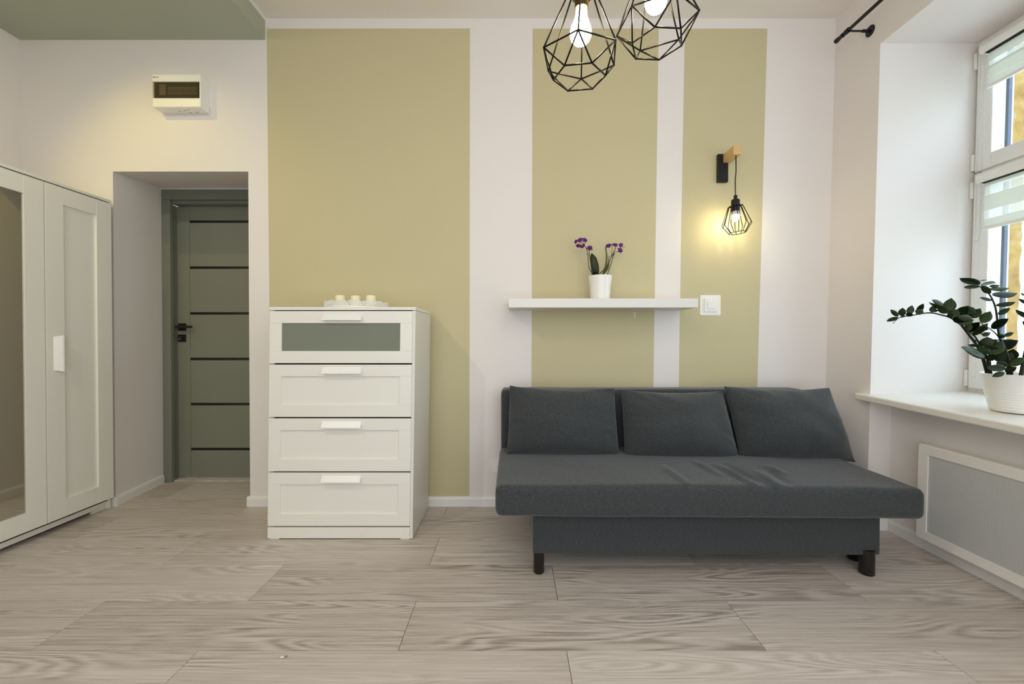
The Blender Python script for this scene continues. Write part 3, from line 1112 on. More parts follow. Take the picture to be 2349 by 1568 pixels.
def stem(pts, r0, r1, parent, m, dd=0.0, name='stem', f=OP, n=6):
    q = spline([f(x, y, dd) for x, y in pts], n)
    rs = [r0 + (r1 - r0) * i / (len(q) - 1) for i in range(len(q))]
    return obj(name, tube(B(), q, rs, 6), m, parent, smooth=True)


stem([(585, 1060), (560, 930), (500, 810), (480, 600), (460, 450), (420, 350), (360, 280), (300, 245), (220, 230)], .0024, .0015, orch, M['orchid_stem'])
stem([(600, 1060), (565, 900), (530, 650), (500, 455)], .0026, .0022, orch, M['orchid_stem'], -.01, 'support_stick')
stem([(885, 1060), (905, 995), (1010, 690), (1060, 480), (1110, 340)], .0024, .0022, orch, M['orchid_stem'], -.012, 'support_stick')
stem([(740, 1060), (790, 975), (900, 830), (1000, 590), (1080, 420), (1120, 310)], .0026, .0016, orch, M['orchid_stem'], .0)
stem([(1000, 590), (1015, 470), (1022, 300), (1000, 295)], .0015, .001, orch, M['orchid_stem'], .0)
stem([(1075, 470), (1150, 452), (1235, 390), (1320, 348)], .0014, .0009, orch, M['orchid_stem'], .0)
stem([(525, 550), (480, 525), (430, 510)], .0014, .0012, orch, M['orchid_stem'], .0)
stem([(1000, 565), (960, 578)], .0012, .001, orch, M['orchid_stem'], .0, n=3)
stem([(1035, 575), (1060, 590), (1088, 585)], .0012, .001, orch, M['orchid_stem'], .0)
stem([(460, 445), (510, 420)], .0012, .001, orch, M['orchid_stem'], .0, n=3)


def ribbon_leaf(spine, widths, facing, m, parent, name='leaf', cup=0.25):
    """leaf along a spine of points, with half widths, spread along `facing`"""
    n = 6
    sp = spline(spine, n)
    bm = B()
    rows = []
    for i, p in enumerate(sp):
        t = i / n
        a = int(min(t, len(widths) - 2))
        w = widths[a] + (widths[a + 1] - widths[a]) * (t - a)
        tg = (sp[min(i + 1, len(sp) - 1)] - sp[max(i - 1, 0)]).normalized()
        s = (facing - tg * facing.dot(tg)).normalized()
        nr = tg.cross(s)
        rows.append([bm.verts.new(p + s * w * q + nr * (abs(q) * w * cup)) for q in (-1, -0.55, 0, 0.55, 1)])
    for a, b2 in zip(rows, rows[1:]):
        for j in range(4):
            bm.faces.new((a[j], a[j + 1], b2[j + 1], b2[j]))
    g = bmesh.ops.solidify(bm, geom=bm.faces[:], thickness=0.0012)
    return obj(name, bm, m, parent, smooth=True)


XV = Vector((1, 0, 0))
px = DO / F_PX / 9.8
ribbon_leaf([OP(660, 1040, 0), OP(655, 930, -.01), OP(630, 780, -.02), OP(600, 620, -.02), OP(575, 540, -.01), OP(560, 490, 0)], [30 * px, 75 * px, 90 * px, 72 * px, 42 * px, 3 * px], Vector((1, -.15, .12)), M['orchid_leaf'], orch)
ribbon_leaf([OP(680, 1030, .01), OP(760, 945, 0), OP(850, 860, -.02), OP(895, 730, -.03), OP(905, 560, -.035), OP(885, 400, -.03), OP(885, 310, -.02)], [20 * px, 28 * px, 34 * px, 40 * px, 34 * px, 26 * px, 3 * px], Vector((.75, .7, .1)), M['orchid_pale'], orch)
ribbon_leaf([OP(760, 1030, .01), OP(850, 930, .02), OP(920, 820, .03), OP(950, 690, .035), OP(945, 540, .035)], [20 * px, 40 * px, 46 * px, 26 * px, 3 * px], Vector((.8, .6, .1)), M['orchid_pale'], orch)
ribbon_leaf([OP(600, 1040, .01), OP(640, 960, -.02), OP(690, 930, -.04)], [40 * px, 50 * px, 5 * px], Vector((.5, .5, -.6)), M['orchid_leaf'], orch)


def orchid_flower(c, r, face, roll, parent):
    """five petals and a dark lip"""
    face = Vector(face).normalized()
    a = face.orthogonal().normalized()
    a = (Vector((0, 0, 1)) - face * face.z).normalized() if abs(face.z) < 0.95 else a
    b = face.cross(a)
    bm = B()
    for j, (ang, L, W) in enumerate(((0, .92, .34), (1.2, 1.0, .50), (-1.2, 1.0, .50), (2.45, .9, .30), (-2.45, .9, .30))):
        ang += roll
        d = a * math.cos(ang) + b * math.sin(ang)
        s = face.cross(d)
        rows = []
        for t in (0.05, 0.3, 0.6, 0.85, 1.0):
            w = W * r * math.sin(math.pi * (t * 0.86 + 0.07)) ** 0.7
            cc = c + d * (L * r * t) + face * (0.16 * r * math.sin(t * 3.0) + (0.02 * r if j in (1, 2) else 0))
            rows.append([bm.verts.new(cc + s * w * q + face * (-0.10 * r * q * q)) for q in (-1, 0, 1)])
        for p, q in zip(rows, rows[1:]):
            for i in range(2):
                bm.faces.new((p[i], p[i + 1], q[i + 1], q[i]))
    bmesh.ops.solidify(bm, geom=bm.faces[:], thickness=0.0006)
    fl = obj('flower', bm, M['petal'], parent, smooth=True)
    bm = B()
    down = -(a * math.cos(roll) + b * math.sin(roll))
    lathe(bm, [(0, -.26 * r), (.14 * r, -.2 * r), (.20 * r, 0), (.12 * r, .18 * r), (0, .26 * r)], c + face * 0.22 * r + down * 0.22 * r, 8)
    obj('lip', bm, M['lip'], fl, smooth=True)


for (x, y, r, face, roll, dd) in ((205, 240, 58, (-.9, -.5, .0), .2, 0), (300, 205, 66, (-.3, -.9, .1), .5, -.01), (405, 205, 66, (.25, -.95, .1), -.3, .0), (262, 330, 60, (-.4, -.7, -.6), .1, -.012), (345, 345, 56, (.2, -.75, -.6), -.2, .0),
                                  (385, 300, 40, (.6, -.6, -.3), -.2, .01), (520, 385, 78, (.25, -.9, .25), .4, -.01), (940, 330, 72, (-.5, -.75, .35), -.1, -.005), (1090, 310, 70, (.1, -.8, .5), .2, 0), (1220, 318, 62, (.3, -.9, -.1), .3, .0),
                                  (1200, 435, 72, (.35, -.9, .0), -.3, -.008), (1050, 525, 45, (.6, -.6, -.3), .3, -.01)):
    orchid_flower(OP(x, y, dd), r * px, face, roll, orch)

# ------------------------------------------------------------------ light switch and sockets
sw0, sw1 = P(1605.5, 676.5, D), P(1652.5, 723, D)
lsw = thing('light_switch', 'white square light switch on the wall at the shelf end', 'switch', ((sw0.x + sw1.x) / 2, 0, sw1.z))


def plate(x0, x1, z0, z1, y0, y1, rad, bev=0.0015):
    bm = B()
    pts = []
    for (cxx, czz, a0) in ((x1 - rad, z1 - rad, 0), (x0 + rad, z1 - rad, 90), (x0 + rad, z0 + rad, 180), (x1 - rad, z0 + rad, 270)):
        for i in range(5):
            a = math.radians(a0 + 22.5 * i)
            pts.append((cxx + rad * math.cos(a), czz + rad * math.sin(a)))
    prism(bm, pts, 'y', y0, y1)
    ed = [e for e in bm.edges if all(abs(v.co.y - min(y0, y1)) < 1e-6 for v in e.verts)]
    bmesh.ops.bevel(bm, geom=ed, offset=bev, segments=2, affect='EDGES', profile=0.5)
    return bm


cxs, czs = (sw0.x + sw1.x) / 2 + .002, (sw0.z + sw1.z) / 2
M['backplate'] = mat('clear_white_backplate', rgb(238, 236, 232), 0.2)
obj('backplate', plate(sw0.x, sw1.x, sw1.z, sw0.z, -0.004, 0, 0.009), M['backplate'], lsw)
obj('cover', plate(cxs - .042, cxs + .042, czs - .042, czs + .042, -0.012, -0.003, 0.003), M['plastic'], lsw)
obj('rocker', plate(cxs - .024, cxs + .024, czs - .024, czs + .024, -0.0165, -0.010, 0.002), M['plastic'], lsw)


def socket(name, label, cx_, cz_, y, s, n, parts=True):
    th = thing(name, label, 'socket', (cx_, y, cz_ - 0.04))
    w = 0.041 * n
    bm = plate(cx_ - w, cx_ + w, cz_ - .041, cz_ + .041, -0.009, 0, 0.005)
    if s < 0:
        for v in bm.verts: v.co.y = -v.co.y
    bmesh.ops.translate(bm, verts=bm.verts, vec=(0, y, 0))
    obj('plate', bm, M['plastic'], th)
    for i in range(n):
        c = cx_ + (i - (n - 1) / 2) * 0.082
        bm = lathe(B(), [(0, 0.002), (0.019, 0.002), (0.0195, 0.0), (0.022, 0.0), (0.022, 0.003), (0.0, 0.003)], (0, 0, 0), 28)
        rotate(bm, Matrix.Rotation(math.pi / 2, 4, 'X'))
        bmesh.ops.translate(bm, verts=bm.verts, vec=(c, y - s * 0.009, cz_))
        w_ = obj('socket_well', bm, M['backplate'], th)
        bm = B()
        for q in (-.0095, .0095):
            t = lathe(B(), [(0, 0), (.0028, 0), (.0028, .003), (0, .003)], (0, 0, 0), 10)
            rotate(t, Matrix.Rotation(math.pi / 2, 4, 'X'))
            bmesh.ops.translate(t, verts=t.verts, vec=(c + q, y - s * 0.0095, cz_))
            merge(bm, t)
        obj('contact_hole', bm, M['gap'], w_)


q = P(1146, 1068, D)
socket('wall_socket', 'white wall socket low on the wall, half hidden by the sofa', q.x, q.z, 0.0, 1, 1)
socket('double_wall_socket', 'white double socket on the wall behind the viewer, reflected in the frosted glass', -1.72, 1.175, YB, -1, 2)

# ------------------------------------------------------------------ sofa
SF = 1.80                                    # depth of the seat front
sxl, sxr = P(1135.5, 1150, SF).x, P(2129, 1150, SF).x
zst, zsb = P(1500, 1118, SF).z, P(1500, 1191, SF).z
sofa = thing('sofa', 'low armless dark grey fabric sofa bed on short dark legs', 'sofa', ((sxl + sxr) / 2, -0.5, 0))
wr = [(1520, 1075, 1580, 1120, .008), (1590, 1062, 1650, 1095, .010), (1640, 1070, 1735, 1120, .012), (1665, 1070, 1760, 1118, -.008), (1735, 1085, 1790, 1122, .012), (1755, 1078, 1815, 1115, -.007), (1760, 1072, 1800, 1090, .008)]
wrk = []
for (a, b2, c, d2, hh) in wr:
    def tw(u, v):
        d = (H - 0.42) * F_PX / (v - 775)
        p = P(u, v, d)
        return Vector((p.x, p.y))
    wrk.append((tw(a, b2), tw(c, d2), hh))


def seat_disp(p):
    dz = 0.0
    if p.z > zst - 0.03:
        q = Vector((p.x, p.y))
        for a, b2, hh in wrk:
            ab = b2 - a
            t = max(0, min(1, (q - a).dot(ab) / ab.length_squared))
            d = (q - (a + ab * t)).length
            dz += 1.5 * hh * math.exp(-(d / 0.016) ** 2) * (0.4 + 0.6 * math.sin(math.pi * min(1, max(0, t)))) * 1.0
        tx = (p.x - sxl) / (sxr - sxl)
        dz += 0.010 * math.sin(math.pi * tx) - 0.004 + 0.004 * noise.noise(Vector((p.x * 3, p.y * 3, 0)))
    dz += 0.0025 * noise.noise(p * 5) - (0.012 * (p.x - sxl) / (sxr - sxl) - 0.006)
    return Vector((0, 0.002 * noise.noise(p * 6 + Vector((3, 1, 2))), dz))


bm = soft_box((sxl, SF - D, zsb), (sxr, -0.19, zst), 0.030, (150, 70, 10), seat_disp)
seat = obj('seat_cushion', bm, M['fabric'], sofa, smooth=True)
xb0, xb1 = P(1222.5, 1230, 1.888).x, P(2025, 1230, 1.868).x
zb0 = P(1600, 1271.5, 1.88).z
bm = soft_box((xb0, 1.88 - D, zb0), (xb1, -0.22, zsb + 0.03), 0.006, (60, 30, 12), lambda p: Vector((0, 0.001 * noise.noise(p * 8), 0.0015 * noise.noise(p * 6) - 0.006 * (p.x - xb0) / (xb1 - xb0) + .003)))
obj('base', bm, M['fabric'], sofa, smooth=True)
bm = soft_box((sxl + 0.008, -0.20, zsb), (sxr - 0.06, -0.045, P(1500, 893, D - 0.19).z), 0.028, (80, 16, 30), lambda p: Vector((0, 0, 0.002 * noise.noise(p * 6))))
obj('backrest', bm, M['fabric'], sofa, smooth=True)
for (u, v, du, ang) in ((1236, 1308, 1.905, 0), (1988, 1313, 1.893, 0), (1960, 1292, 2.02, 0)):
    c = P(u, 1290, du)
    r = 0.0245 if u < 1500 else 0.030
    lg = lathe(B(), [(0, 0), (r - .004, 0), (r, .005), (r, zb0 + 0.02), (0, zb0 + 0.02)], (c.x, c.y, 0), 24)
    obj('leg', lg, M['sofa_leg'], sofa, smooth=True, autosmooth=0.7)
c = P(1236, 1290, 2.35)
obj('leg', lathe(B(), [(0, 0), (.021, 0), (.0245, .005), (.0245, zb0 + 0.02), (0, zb0 + 0.02)], (xb0 + 0.05, -0.30, 0), 24), M['sofa_leg'], sofa, smooth=True, autosmooth=0.7)
obj('leg', lathe(B(), [(0, 0), (.021, 0), (.0245, .005), (.0245, zb0 + 0.02), (0, zb0 + 0.02)], (xb1 - 0.05, -0.30, 0), 24), M['sofa_leg'], sofa, smooth=True, autosmooth=0.7)


def cushion(label, tl, tr_, br, bl, thick, seed, dtop=2.40, dbot=2.315):
    q = [P(tl[0], tl[1], dtop), P(tr_[0], tr_[1], dtop), P(br[0], br[1], dbot), P(bl[0], bl[1], dbot)]
    n = 44
    nrm = (q[1] - q[0]).cross(q[3] - q[0]).normalized()
    if nrm.y > 0:
        nrm = -nrm
    bm = B()
    grids = []
    for side in (1, -1):
        g = []
        for i in range(n + 1):
            row = []
            for j in range(n + 1):
                # finer towards the edges
                s = 0.5 - 0.5 * math.cos(math.pi * i / n)
                t = 0.5 - 0.5 * math.cos(math.pi * j / n)
                u, v = 2 * s - 1, 2 * t - 1
                base = (q[0] * (1 - s) + q[1] * s) * (1 - t) + (q[3] * (1 - s) + q[2] * s) * t
                # edges pull in slightly between the corners
                cen = (q[0] + q[1] + q[2] + q[3]) / 4
                pull = (0.016 if v < 0 else 0.002) * (1 - u * u) * abs(v) ** 3
                pull2 = 0.004 * (1 - v * v) * abs(u) ** 3
                up = ((q[0] + q[1]) / 2 - (q[2] + q[3]) / 2).normalized()
                rt_ = ((q[1] + q[2]) / 2 - (q[0] + q[3]) / 2).normalized()
                base = base + up * (pull * v) - rt_ * (pull2 * u)
                th = (max(0, 1 - abs(u) ** 2.2) * max(0, 1 - abs(v) ** 2.2)) ** 0.62
                th *= thick * (0.5 if side < 0 else 0.80)
                sag = 1 + 0.16 * v
                edge = max(abs(u), abs(v))
                wrn = noise.noise(Vector((u * 2.2 + seed, v * 2.2, seed))) * 0.010 * th / thick * 2
                a_ = math.atan2(v, u)
                wrn += 0.011 * noise.noise(Vector((a_ * 5.5, seed * 3, edge * 1.5))) * min(1, max(0, (edge - 0.55) / 0.3)) * (1 - edge ** 12)
                off = (th * sag + wrn * (1 if side > 0 else 0.3)) if edge < 0.999 else 0.0
                edge_j = 0.0025 * noise.noise(Vector((u * 7, v * 7, seed))) if edge > 0.98 else 0
                p = base + nrm * (side * off) + Vector((edge_j, 0, edge_j))
                p.y = min(p.y, -0.205)
                row.append(bm.verts.new(p))
            g.append(row)
        grids.append(g)
        for i in range(n):
            for j in range(n):
                bm.faces.new((g[i][j], g[i + 1][j], g[i + 1][j + 1], g[i][j + 1]))
    bmesh.ops.remove_doubles(bm, verts=bm.verts, dist=1e-4)
    org = (q[2] + q[3]) / 2
    th = thing('sofa_cushion', label, 'cushion', org, 'back cushions on the sofa')
    o = obj('cover', bm, M['fabric'], th, smooth=True)
    # seam piping round the edge
    ring = [grids_i for grids_i in []]
    seam = []
    for i in range(41):
        seam.append(q[3].lerp(q[2], i / 40) + Vector((0, -0.002, 0.012 * (1 - (i / 20 - 1) ** 2) - 0.002)))
    obj('seam', tube(B(), seam, 0.0028, 6), M['piping'], th, smooth=True)


cushion('dark grey back cushion at the sofa end nearest the chest of drawers', (1169, 884), (1409, 890), (1421, 1047), (1163, 1041), 0.15, 1.3)
cushion('dark grey back cushion in the middle of the sofa', (1424, 893), (1657, 896), (1696, 1053), (1433, 1050), 0.16, 4.1, 2.39, 2.30)
cushion('dark grey back cushion slumping at the sofa end nearest the window', (1661, 885), (1902, 889), (1961, 1057), (1697, 1048), 0.16, 7.7, 2.385, 2.29)

# ------------------------------------------------------------------ panel heater under the sill
HX = 2.058
hy0 = 960 * HX / 938 - D
hz1, hz0 = P(2113, 1016, hy0 + D).z, P(2110, 1229, hy0 + D).z
hy1 = hy0 - 0.86
heat = thing('panel_heater', 'white wall-mounted panel heater with a perforated grey front under the window', 'heater', (HX, (hy0 + hy1) / 2, hz0))
prof_y = []
bm = B()
rr = 0.012
outl = []
for (yy, zz, a0) in ((hy0 - rr, hz1 - rr, 0), (hy1 + rr, hz1 - rr, 90), (hy1 + rr, hz0 + rr, 180), (hy0 - rr, hz0 + rr, 270)):
    for i in range(5):
        a = math.radians(a0 + 22.5 * i)
        outl.append((yy + rr * math.cos(a), zz + rr * math.sin(a)))
fw0, fw1 = 0.052, 0.046
inn = []
for (yy, zz) in ((hy0 - fw0, hz1 - fw1), (hy1 + fw0, hz1 - fw1), (hy1 + fw0, hz0 + fw1), (hy0 - fw0, hz0 + fw1)):
    inn += [(yy, zz)] * 5
nO = len(outl)
vs = []
for (ring, xx) in ((outl, HX + 0.035), (outl, HX + 0.005)):
    vs.append([bm.verts.new((xx, y, z)) for y, z in ring])
r2 = [((hy0 + hy1) / 2 + (y - (hy0 + hy1) / 2) * 0.988, (hz0 + hz1) / 2 + (z - (hz0 + hz1) / 2) * 0.982) for y, z in outl]
vs.append([bm.verts.new((HX, y, z)) for y, z in r2])
vs.append([bm.verts.new((HX + 0.001, y, z)) for y, z in inn])
vs.append([bm.verts.new((HX + 0.008, y, z)) for y, z in inn])
for a, b2 in zip(vs, vs[1:]):
    for i in range(nO):
        j = (i + 1) % nO
        bm.faces.new((a[i], a[j], b2[j], b2[i]))
bm.faces.new(vs[0])
bmesh.ops.remove_doubles(bm, verts=bm.verts, dist=1e-5)
M['heater'] = mat('heater_white', rgb(240, 236, 228), 0.4)
obj('front_frame', shear_right(bm), M['heater'], heat)
tag(obj('grille', shear_right(bx(B(), HX + 0.006, HX + 0.012, hy1 + fw0 - 0.002, hy0 - fw0 + 0.002, hz0 + fw1 - 0.002, hz1 - fw1 + 0.002)), M['grille'], heat), 'grey perforated metal grille')
obj('rear_case', shear_right(bx(B(), HX + 0.030, 2.123, hy1 + 0.06, hy0 - 0.06, hz0 + 0.03, hz1 - 0.05)), M['heater'], heat)

# ------------------------------------------------------------------ curtain rod
rodc = P(1944, 71, 2.40)
RX, RZ = rodc.x, rodc.z
ye = P(1912, 95, 960 * RX / (1912 - CX)).y
rod = thing('curtain_rod', 'thin black metal curtain rod fixed to the wall above the window', 'curtain rod', (RX, -0.3, RZ))
obj('pole', tube(B(), [(RX, ye - 0.05, RZ), (RX, -2.3, RZ)], 0.0095, 14), M['black'], rod, smooth=True, autosmooth=0.8)
fin = rotate(lathe(B(), [(0, 0), (.009, .001), (.013, .006), (.0135, .014), (.012, .03), (.0105, .05), (.0125, .054), (.0125, .062), (0, .062)], (0, 0, 0), 20), Matrix.Rotation(math.pi / 2, 4, 'X'))
bmesh.ops.translate(fin, verts=fin.verts, vec=(RX, ye + 0.004, RZ))
obj('finial', fin, M['black'], rod, smooth=True, autosmooth=0.8)
by = rodc.y
wxx = XR + SHEAR_RIGHT * (RZ - H)
br = tube(B(), [(RX, by, RZ), (wxx - 0.04, by, RZ)], 0.0055, 10)
tube(br, [(wxx - 0.045, by, RZ), (wxx - 0.006, by, RZ)], 0.0085, 12)
bkt = obj('bracket_arm', br, M['black'], rod, smooth=True, autosmooth=0.8)
t = rotate(lathe(B(), [(0, 0), (.030, 0), (.030, .004), (.026, .008), (.012, .010), (0, .010)], (0, 0, 0), 28), Matrix.Rotation(-math.pi / 2, 4, 'Y'))
bmesh.ops.translate(t, verts=t.verts, vec=(wxx, by, RZ))
obj('wall_rosette', t, M['black'], rod, smooth=True, autosmooth=0.6)
t = tube(B(), [(RX, by - 0.012, RZ), (RX, by + 0.012, RZ)], 0.014, 16)
obj('ring_holder', t, M['black'], bkt, smooth=True, autosmooth=0.6)

# ------------------------------------------------------------------ wall lamp
bp0, bp1 = P(1646.5, 353.5, 2.645), P(1669.5, 417.5, 2.645)
wl = thing('wall_lamp', 'wall lamp with a wooden arm and small black wire cage shade', 'lamp', ((bp0.x + bp1.x) / 2, 0, bp1.z))
obj('mounting_plate', bx(B(), bp0.x, bp1.x, -0.024, 0, bp1.z, bp0.z, 0.002), M['black'], wl)
DA = 2.515
e0, e1 = P(1682.8, 333.5, DA), P(1700.5, 353.5, DA)
yA = DA - D
obj('wooden_arm', bx(B(), e0.x, e1.x, yA, -0.024, e1.z, e0.z, 0.0012, 1), M['pine'], wl)
lc = P(1687, 500, DA + 0.022)
LX, LY2 = lc.x, lc.y
ztop_c, zsk = e1.z, P(1686, 449, DA + .022).z
obj('cord', tube(B(), spline([(LX + 0.001, LY2, ztop_c + 0.004), (LX + 0.002, LY2, ztop_c - 0.09), (LX - 0.002, LY2, (ztop_c + zsk) / 2 - 0.03), (LX, LY2, zsk - 0.005)], 6), 0.0032, 8), M['black'], wl, smooth=True)
zz = lambda v: P(1687, v, DA + .022).z
obj('lamp_holder', lathe(B(), [(0, zz(448)), (.0095, zz(448)), (.0105, zz(449)), (.0105, zz(457)), (.0225, zz(458)), (.0245, zz(460)), (.0245, zz(484)), (0, zz(484))], (LX, LY2, 0), 28), M['black'], wl, smooth=True, autosmooth=0.6)
blb = obj('bulb', lathe(B(), [(0, zz(508)), (.010, zz(507)), (.019, zz(503)), (.0228, zz(497)), (.0228, zz(493)), (0, zz(493))], (LX, LY2, 0), 24), M['small_bulb'], wl, smooth=True)
obj('bulb_base', lathe(B(), [(.0228, zz(493)), (.0215, zz(489)), (.015, zz(484)), (.012, zz(481)), (0, zz(481))], (LX, LY2, 0), 24), M['plastic'], blb, smooth=True)
# cage: tilted a little
bm = B()
NW = 12
rw, rbm = 0.081, 0.047
zt_, zw_, zb_ = zz(473), zz(515), zz(534)
r_t = 0.028
tops, wide, bots = [], [], []
for i in range(NW):
    a = 2 * math.pi * (i + 0.3) / NW
    ca, sa = math.cos(a), math.sin(a)
    p0 = (LX + 0.024 * ca, LY2 + 0.024 * sa, zt_)
    p1 = (LX + 0.040 * ca, LY2 + 0.040 * sa, zt_)
    p2 = (LX + rw * ca, LY2 + rw * sa, zw_)
    p3 = (LX + rbm * ca, LY2 + rbm * sa, zb_)
    tube(bm, [p0, p1], 0.0021, 6)
    tube(bm, [p1, p2], 0.0021, 6)
    tube(bm, [p2, p3], 0.0021, 6)
for (r, z) in ((rbm, zb_), (0.0255, zt_)):
    tube(bm, [(LX + r * math.cos(2 * math.pi * i / 28), LY2 + r * math.sin(2 * math.pi * i / 28), z) for i in range(28)], 0.0022, 6, closed=True)
rotate(bm, Matrix.Rotation(math.radians(-4.5), 4, 'Y'), (LX, LY2, zt_))
obj('cage_shade', bm, mat('matt_black_wire', rgb(12, 11, 11), 0.65, spec=0.2), wl, smooth=True)

# ------------------------------------------------------------------ pendant lamps


def pendant(label, c, yaw, tx, ty):
    c = Vector(c)
    R1, R2, hh = 0.11, 0.0725, 0.0575
    Mx = Matrix.Rotation(tx, 3, 'X') @ Matrix.Rotation(ty, 3, 'Y')

    def at(x, y, z):
        return c + Mx @ Vector((x, y, z))
    th = thing('pendant_lamp', label, 'lamp', at(0, 0, -hh), 'faceted cage pendant lamps')
    zt = 0.172
    ring1 = [at(R1 * math.cos(-math.pi / 2 + math.pi / 3 * i + yaw), R1 * math.sin(-math.pi / 2 + math.pi / 3 * i + yaw), 0) for i in range(6)]
    ring2 = [at(R2 * math.cos(-math.pi / 2 + math.pi / 3 * (i + .5) + yaw), R2 * math.sin(-math.pi / 2 + math.pi / 3 * (i + .5) + yaw), -hh) for i in range(6)]
    topr = [at(.036 * math.cos(-math.pi / 2 + math.pi / 3 * i + yaw), .036 * math.sin(-math.pi / 2 + math.pi / 3 * i + yaw), zt) for i in range(6)]
    topi = [at(.026 * math.cos(-math.pi / 2 + math.pi / 3 * i + yaw), .026 * math.sin(-math.pi / 2 + math.pi / 3 * i + yaw), zt + .004) for i in range(6)]
    bm = B()
    w = 0.0023
    for i in range(6):
        j = (i + 1) % 6
        tube(bm, [topi[i], topr[i]], w, 7)
        tube(bm, [topr[i], ring1[i]], w, 7)
        tube(bm, [ring1[i], ring1[j]], w, 7)
        tube(bm, [ring1[i], ring2[i]], w, 7)
        tube(bm, [ring1[j], ring2[i]], w, 7)
        tube(bm, [ring2[i], ring2[j]], w, 7)
    for p in ring1 + ring2 + topr:
        bmesh.ops.create_icosphere(bm, subdivisions=1, radius=0.0030, matrix=Matrix.Translation(p))
    tube(bm, [at(.0265 * math.cos(2 * math.pi * i / 24), .0265 * math.sin(2 * math.pi * i / 24), zt + .004) for i in range(24)], w, 6, closed=True)
    obj('cage_shade', bm, M['wire'], th, smooth=True)

    def turned(prof, seg=32):
        t = lathe(B(), prof, (0, 0, 0), seg)
        bmesh.ops.transform(t, matrix=Matrix.Translation(c) @ Mx.to_4x4(), verts=t.verts)
        return t
    ridges = [(.0165, .128)]
    z = .128
    while z < .158:
        ridges += [(.0190, z + .0008), (.0190, z + .0022), (.0178, z + .003)]
        z += .0036
    holder = turned([(0, .128)] + ridges + [(.019, .159), (.028, .160), (.030, .163), (.030, .169), (.0275, .171), (.0275, .176), (.024, .180), (.021, .184), (.020, .215), (.014, .228), (.006, .236), (0, .238)])
    obj('lamp_holder', holder, M['bronze'], th, smooth=True, autosmooth=0.7)
    prof = [(0, .032), (.010, .033), (.019, .0375), (.026, .046), (.0295, .056), (.030, .066), (.0275, .078), (.0225, .091), (.0180, .103), (.0155, .115), (.0150, .130), (0, .130)]
    obj('bulb', turned(prof), M['bulb'], th, smooth=True)
    a, b2 = at(0, 0, .236), at(0, 0, .236)
    pts = [at(0, 0, .232), at(0, 0, .30), Vector((a.x, a.y, c.z + .6)), Vector((a.x, a.y, ZC - 0.02))]
    obj('cord', tube(B(), spline(pts, 6), 0.003, 8), M['black'], th, smooth=True)
    obj('ceiling_rose', lathe(B(), [(0, ZC - .03), (.03, ZC - .028), (.045, ZC - .02), (.05, ZC - .001), (0, ZC)], (a.x, a.y, 0), 28), M['black'], th, smooth=True, autosmooth=0.6)


pendant('black wire cage pendant lamp hanging lower, in front of the beige stripe', (0.1906, -1.4808, 1.8596), -0.1999, 0.0418, 0.0267)
pendant('black wire cage pendant lamp hanging higher, nearer the window', (0.4057, -1.4799, 1.9517), 0.1118, -0.0025, -0.0307)

# downlights recessed in the green ceiling, in front of the picture's upper edge; the farther one is added fill


def downlight(label, x, y, aim, energy, col, size, soft):
    dl = thing('ceiling_downlight', label, 'lamp', (x, y, ZS - 0.01), 'downlights in the lowered ceiling')
    obj('bezel', lathe(B(), [(.030, ZS - .004), (.034, ZS - .010), (.044, ZS - .008), (.046, ZS - .001)], (x, y, 0), 28), M['plastic'], dl, smooth=True)
    sl = bpy.data.lights.new('downlight_beam', 'SPOT')
    sl.energy = energy
    sl.color = col
    sl.spot_size = math.radians(size)
    sl.spot_blend = 1.0
    sl.shadow_soft_size = soft
    so = bpy.data.objects.new('downlight_beam', sl)
    COL.objects.link(so)
    so.location = (x, y, ZS - 0.02)
    so.rotation_euler = (Vector(aim) - so.location).to_track_quat('-Z', 'Y').to_euler()


downlight('small round recessed downlight nearest the doorway in the lowered green ceiling', -2.43, -0.98, (-2.12, 0.0, 1.80), 19, (1.0, 0.82, 0.14), 86, 0.013)
downlight('added fill downlight, out of view, farther from the doorway in the lowered green ceiling', -1.95, -2.35, (-2.05, -0.9, 0.6), 60, (1.0, 0.93, 0.80), 150, 0.03)  # unseen lamp, added to brighten the left side of the room

# ------------------------------------------------------------------ ZZ plant on the sill
DP = 1.82
pc = Vector((2.212, DP - D, 0))
PZ = sill_z(pc.x, pc.y)
zzp = thing('potted_zz_plant', 'glossy dark green ZZ plant in a ribbed white pot on the window sill', 'potted plant', (pc.x, pc.y, PZ))
prof = [(0, .003), (.086, .001), (.089, .004)]
z = .012
for i in range(7):
    r = .0893 + .034 * (z / .165)
    prof += [(r, z), (r + .0016, z + .003), (r + .0016, z + .007), (r, z + .010)]
    z += .0112
prof += [(.108, .10), (.1205, .162), (.1215, .165), (.1195, .166), (.117, .163), (.110, .145), (0, .145)]
obj('pot', lathe(B(), prof, (pc.x, pc.y, PZ), 64), M['ceramic'], zzp, smooth=True, autosmooth=0.8)
obj('soil', lathe(B(), [(0, .156), (.06, .154), (.112, .150), (0, .146)], (pc.x, pc.y, PZ), 32), M['soil'], zzp, smooth=True)


def C5(x, y): return (2020 + x / 10.677, 660 + y / 10.677)
def C4(x, y): return (2190 + x / 4.61, 620 + y / 4.61)


def ZP(uv, d): return P(uv[0], uv[1], d)


def zstem(uvs, ds, r0, r1, name='stem'):
    n = len(uvs)
    q = spline([ZP(uv, ds[0] + (ds[1] - ds[0]) * i / (n - 1)) for i, uv in enumerate(uvs)], 5)
    rs = [r0 + (r1 - r0) * (i / (len(q) - 1)) ** 0.8 for i in range(len(q))]
    return obj(name, tube(B(), q, rs, 8), M['stem'], zzp, smooth=True)


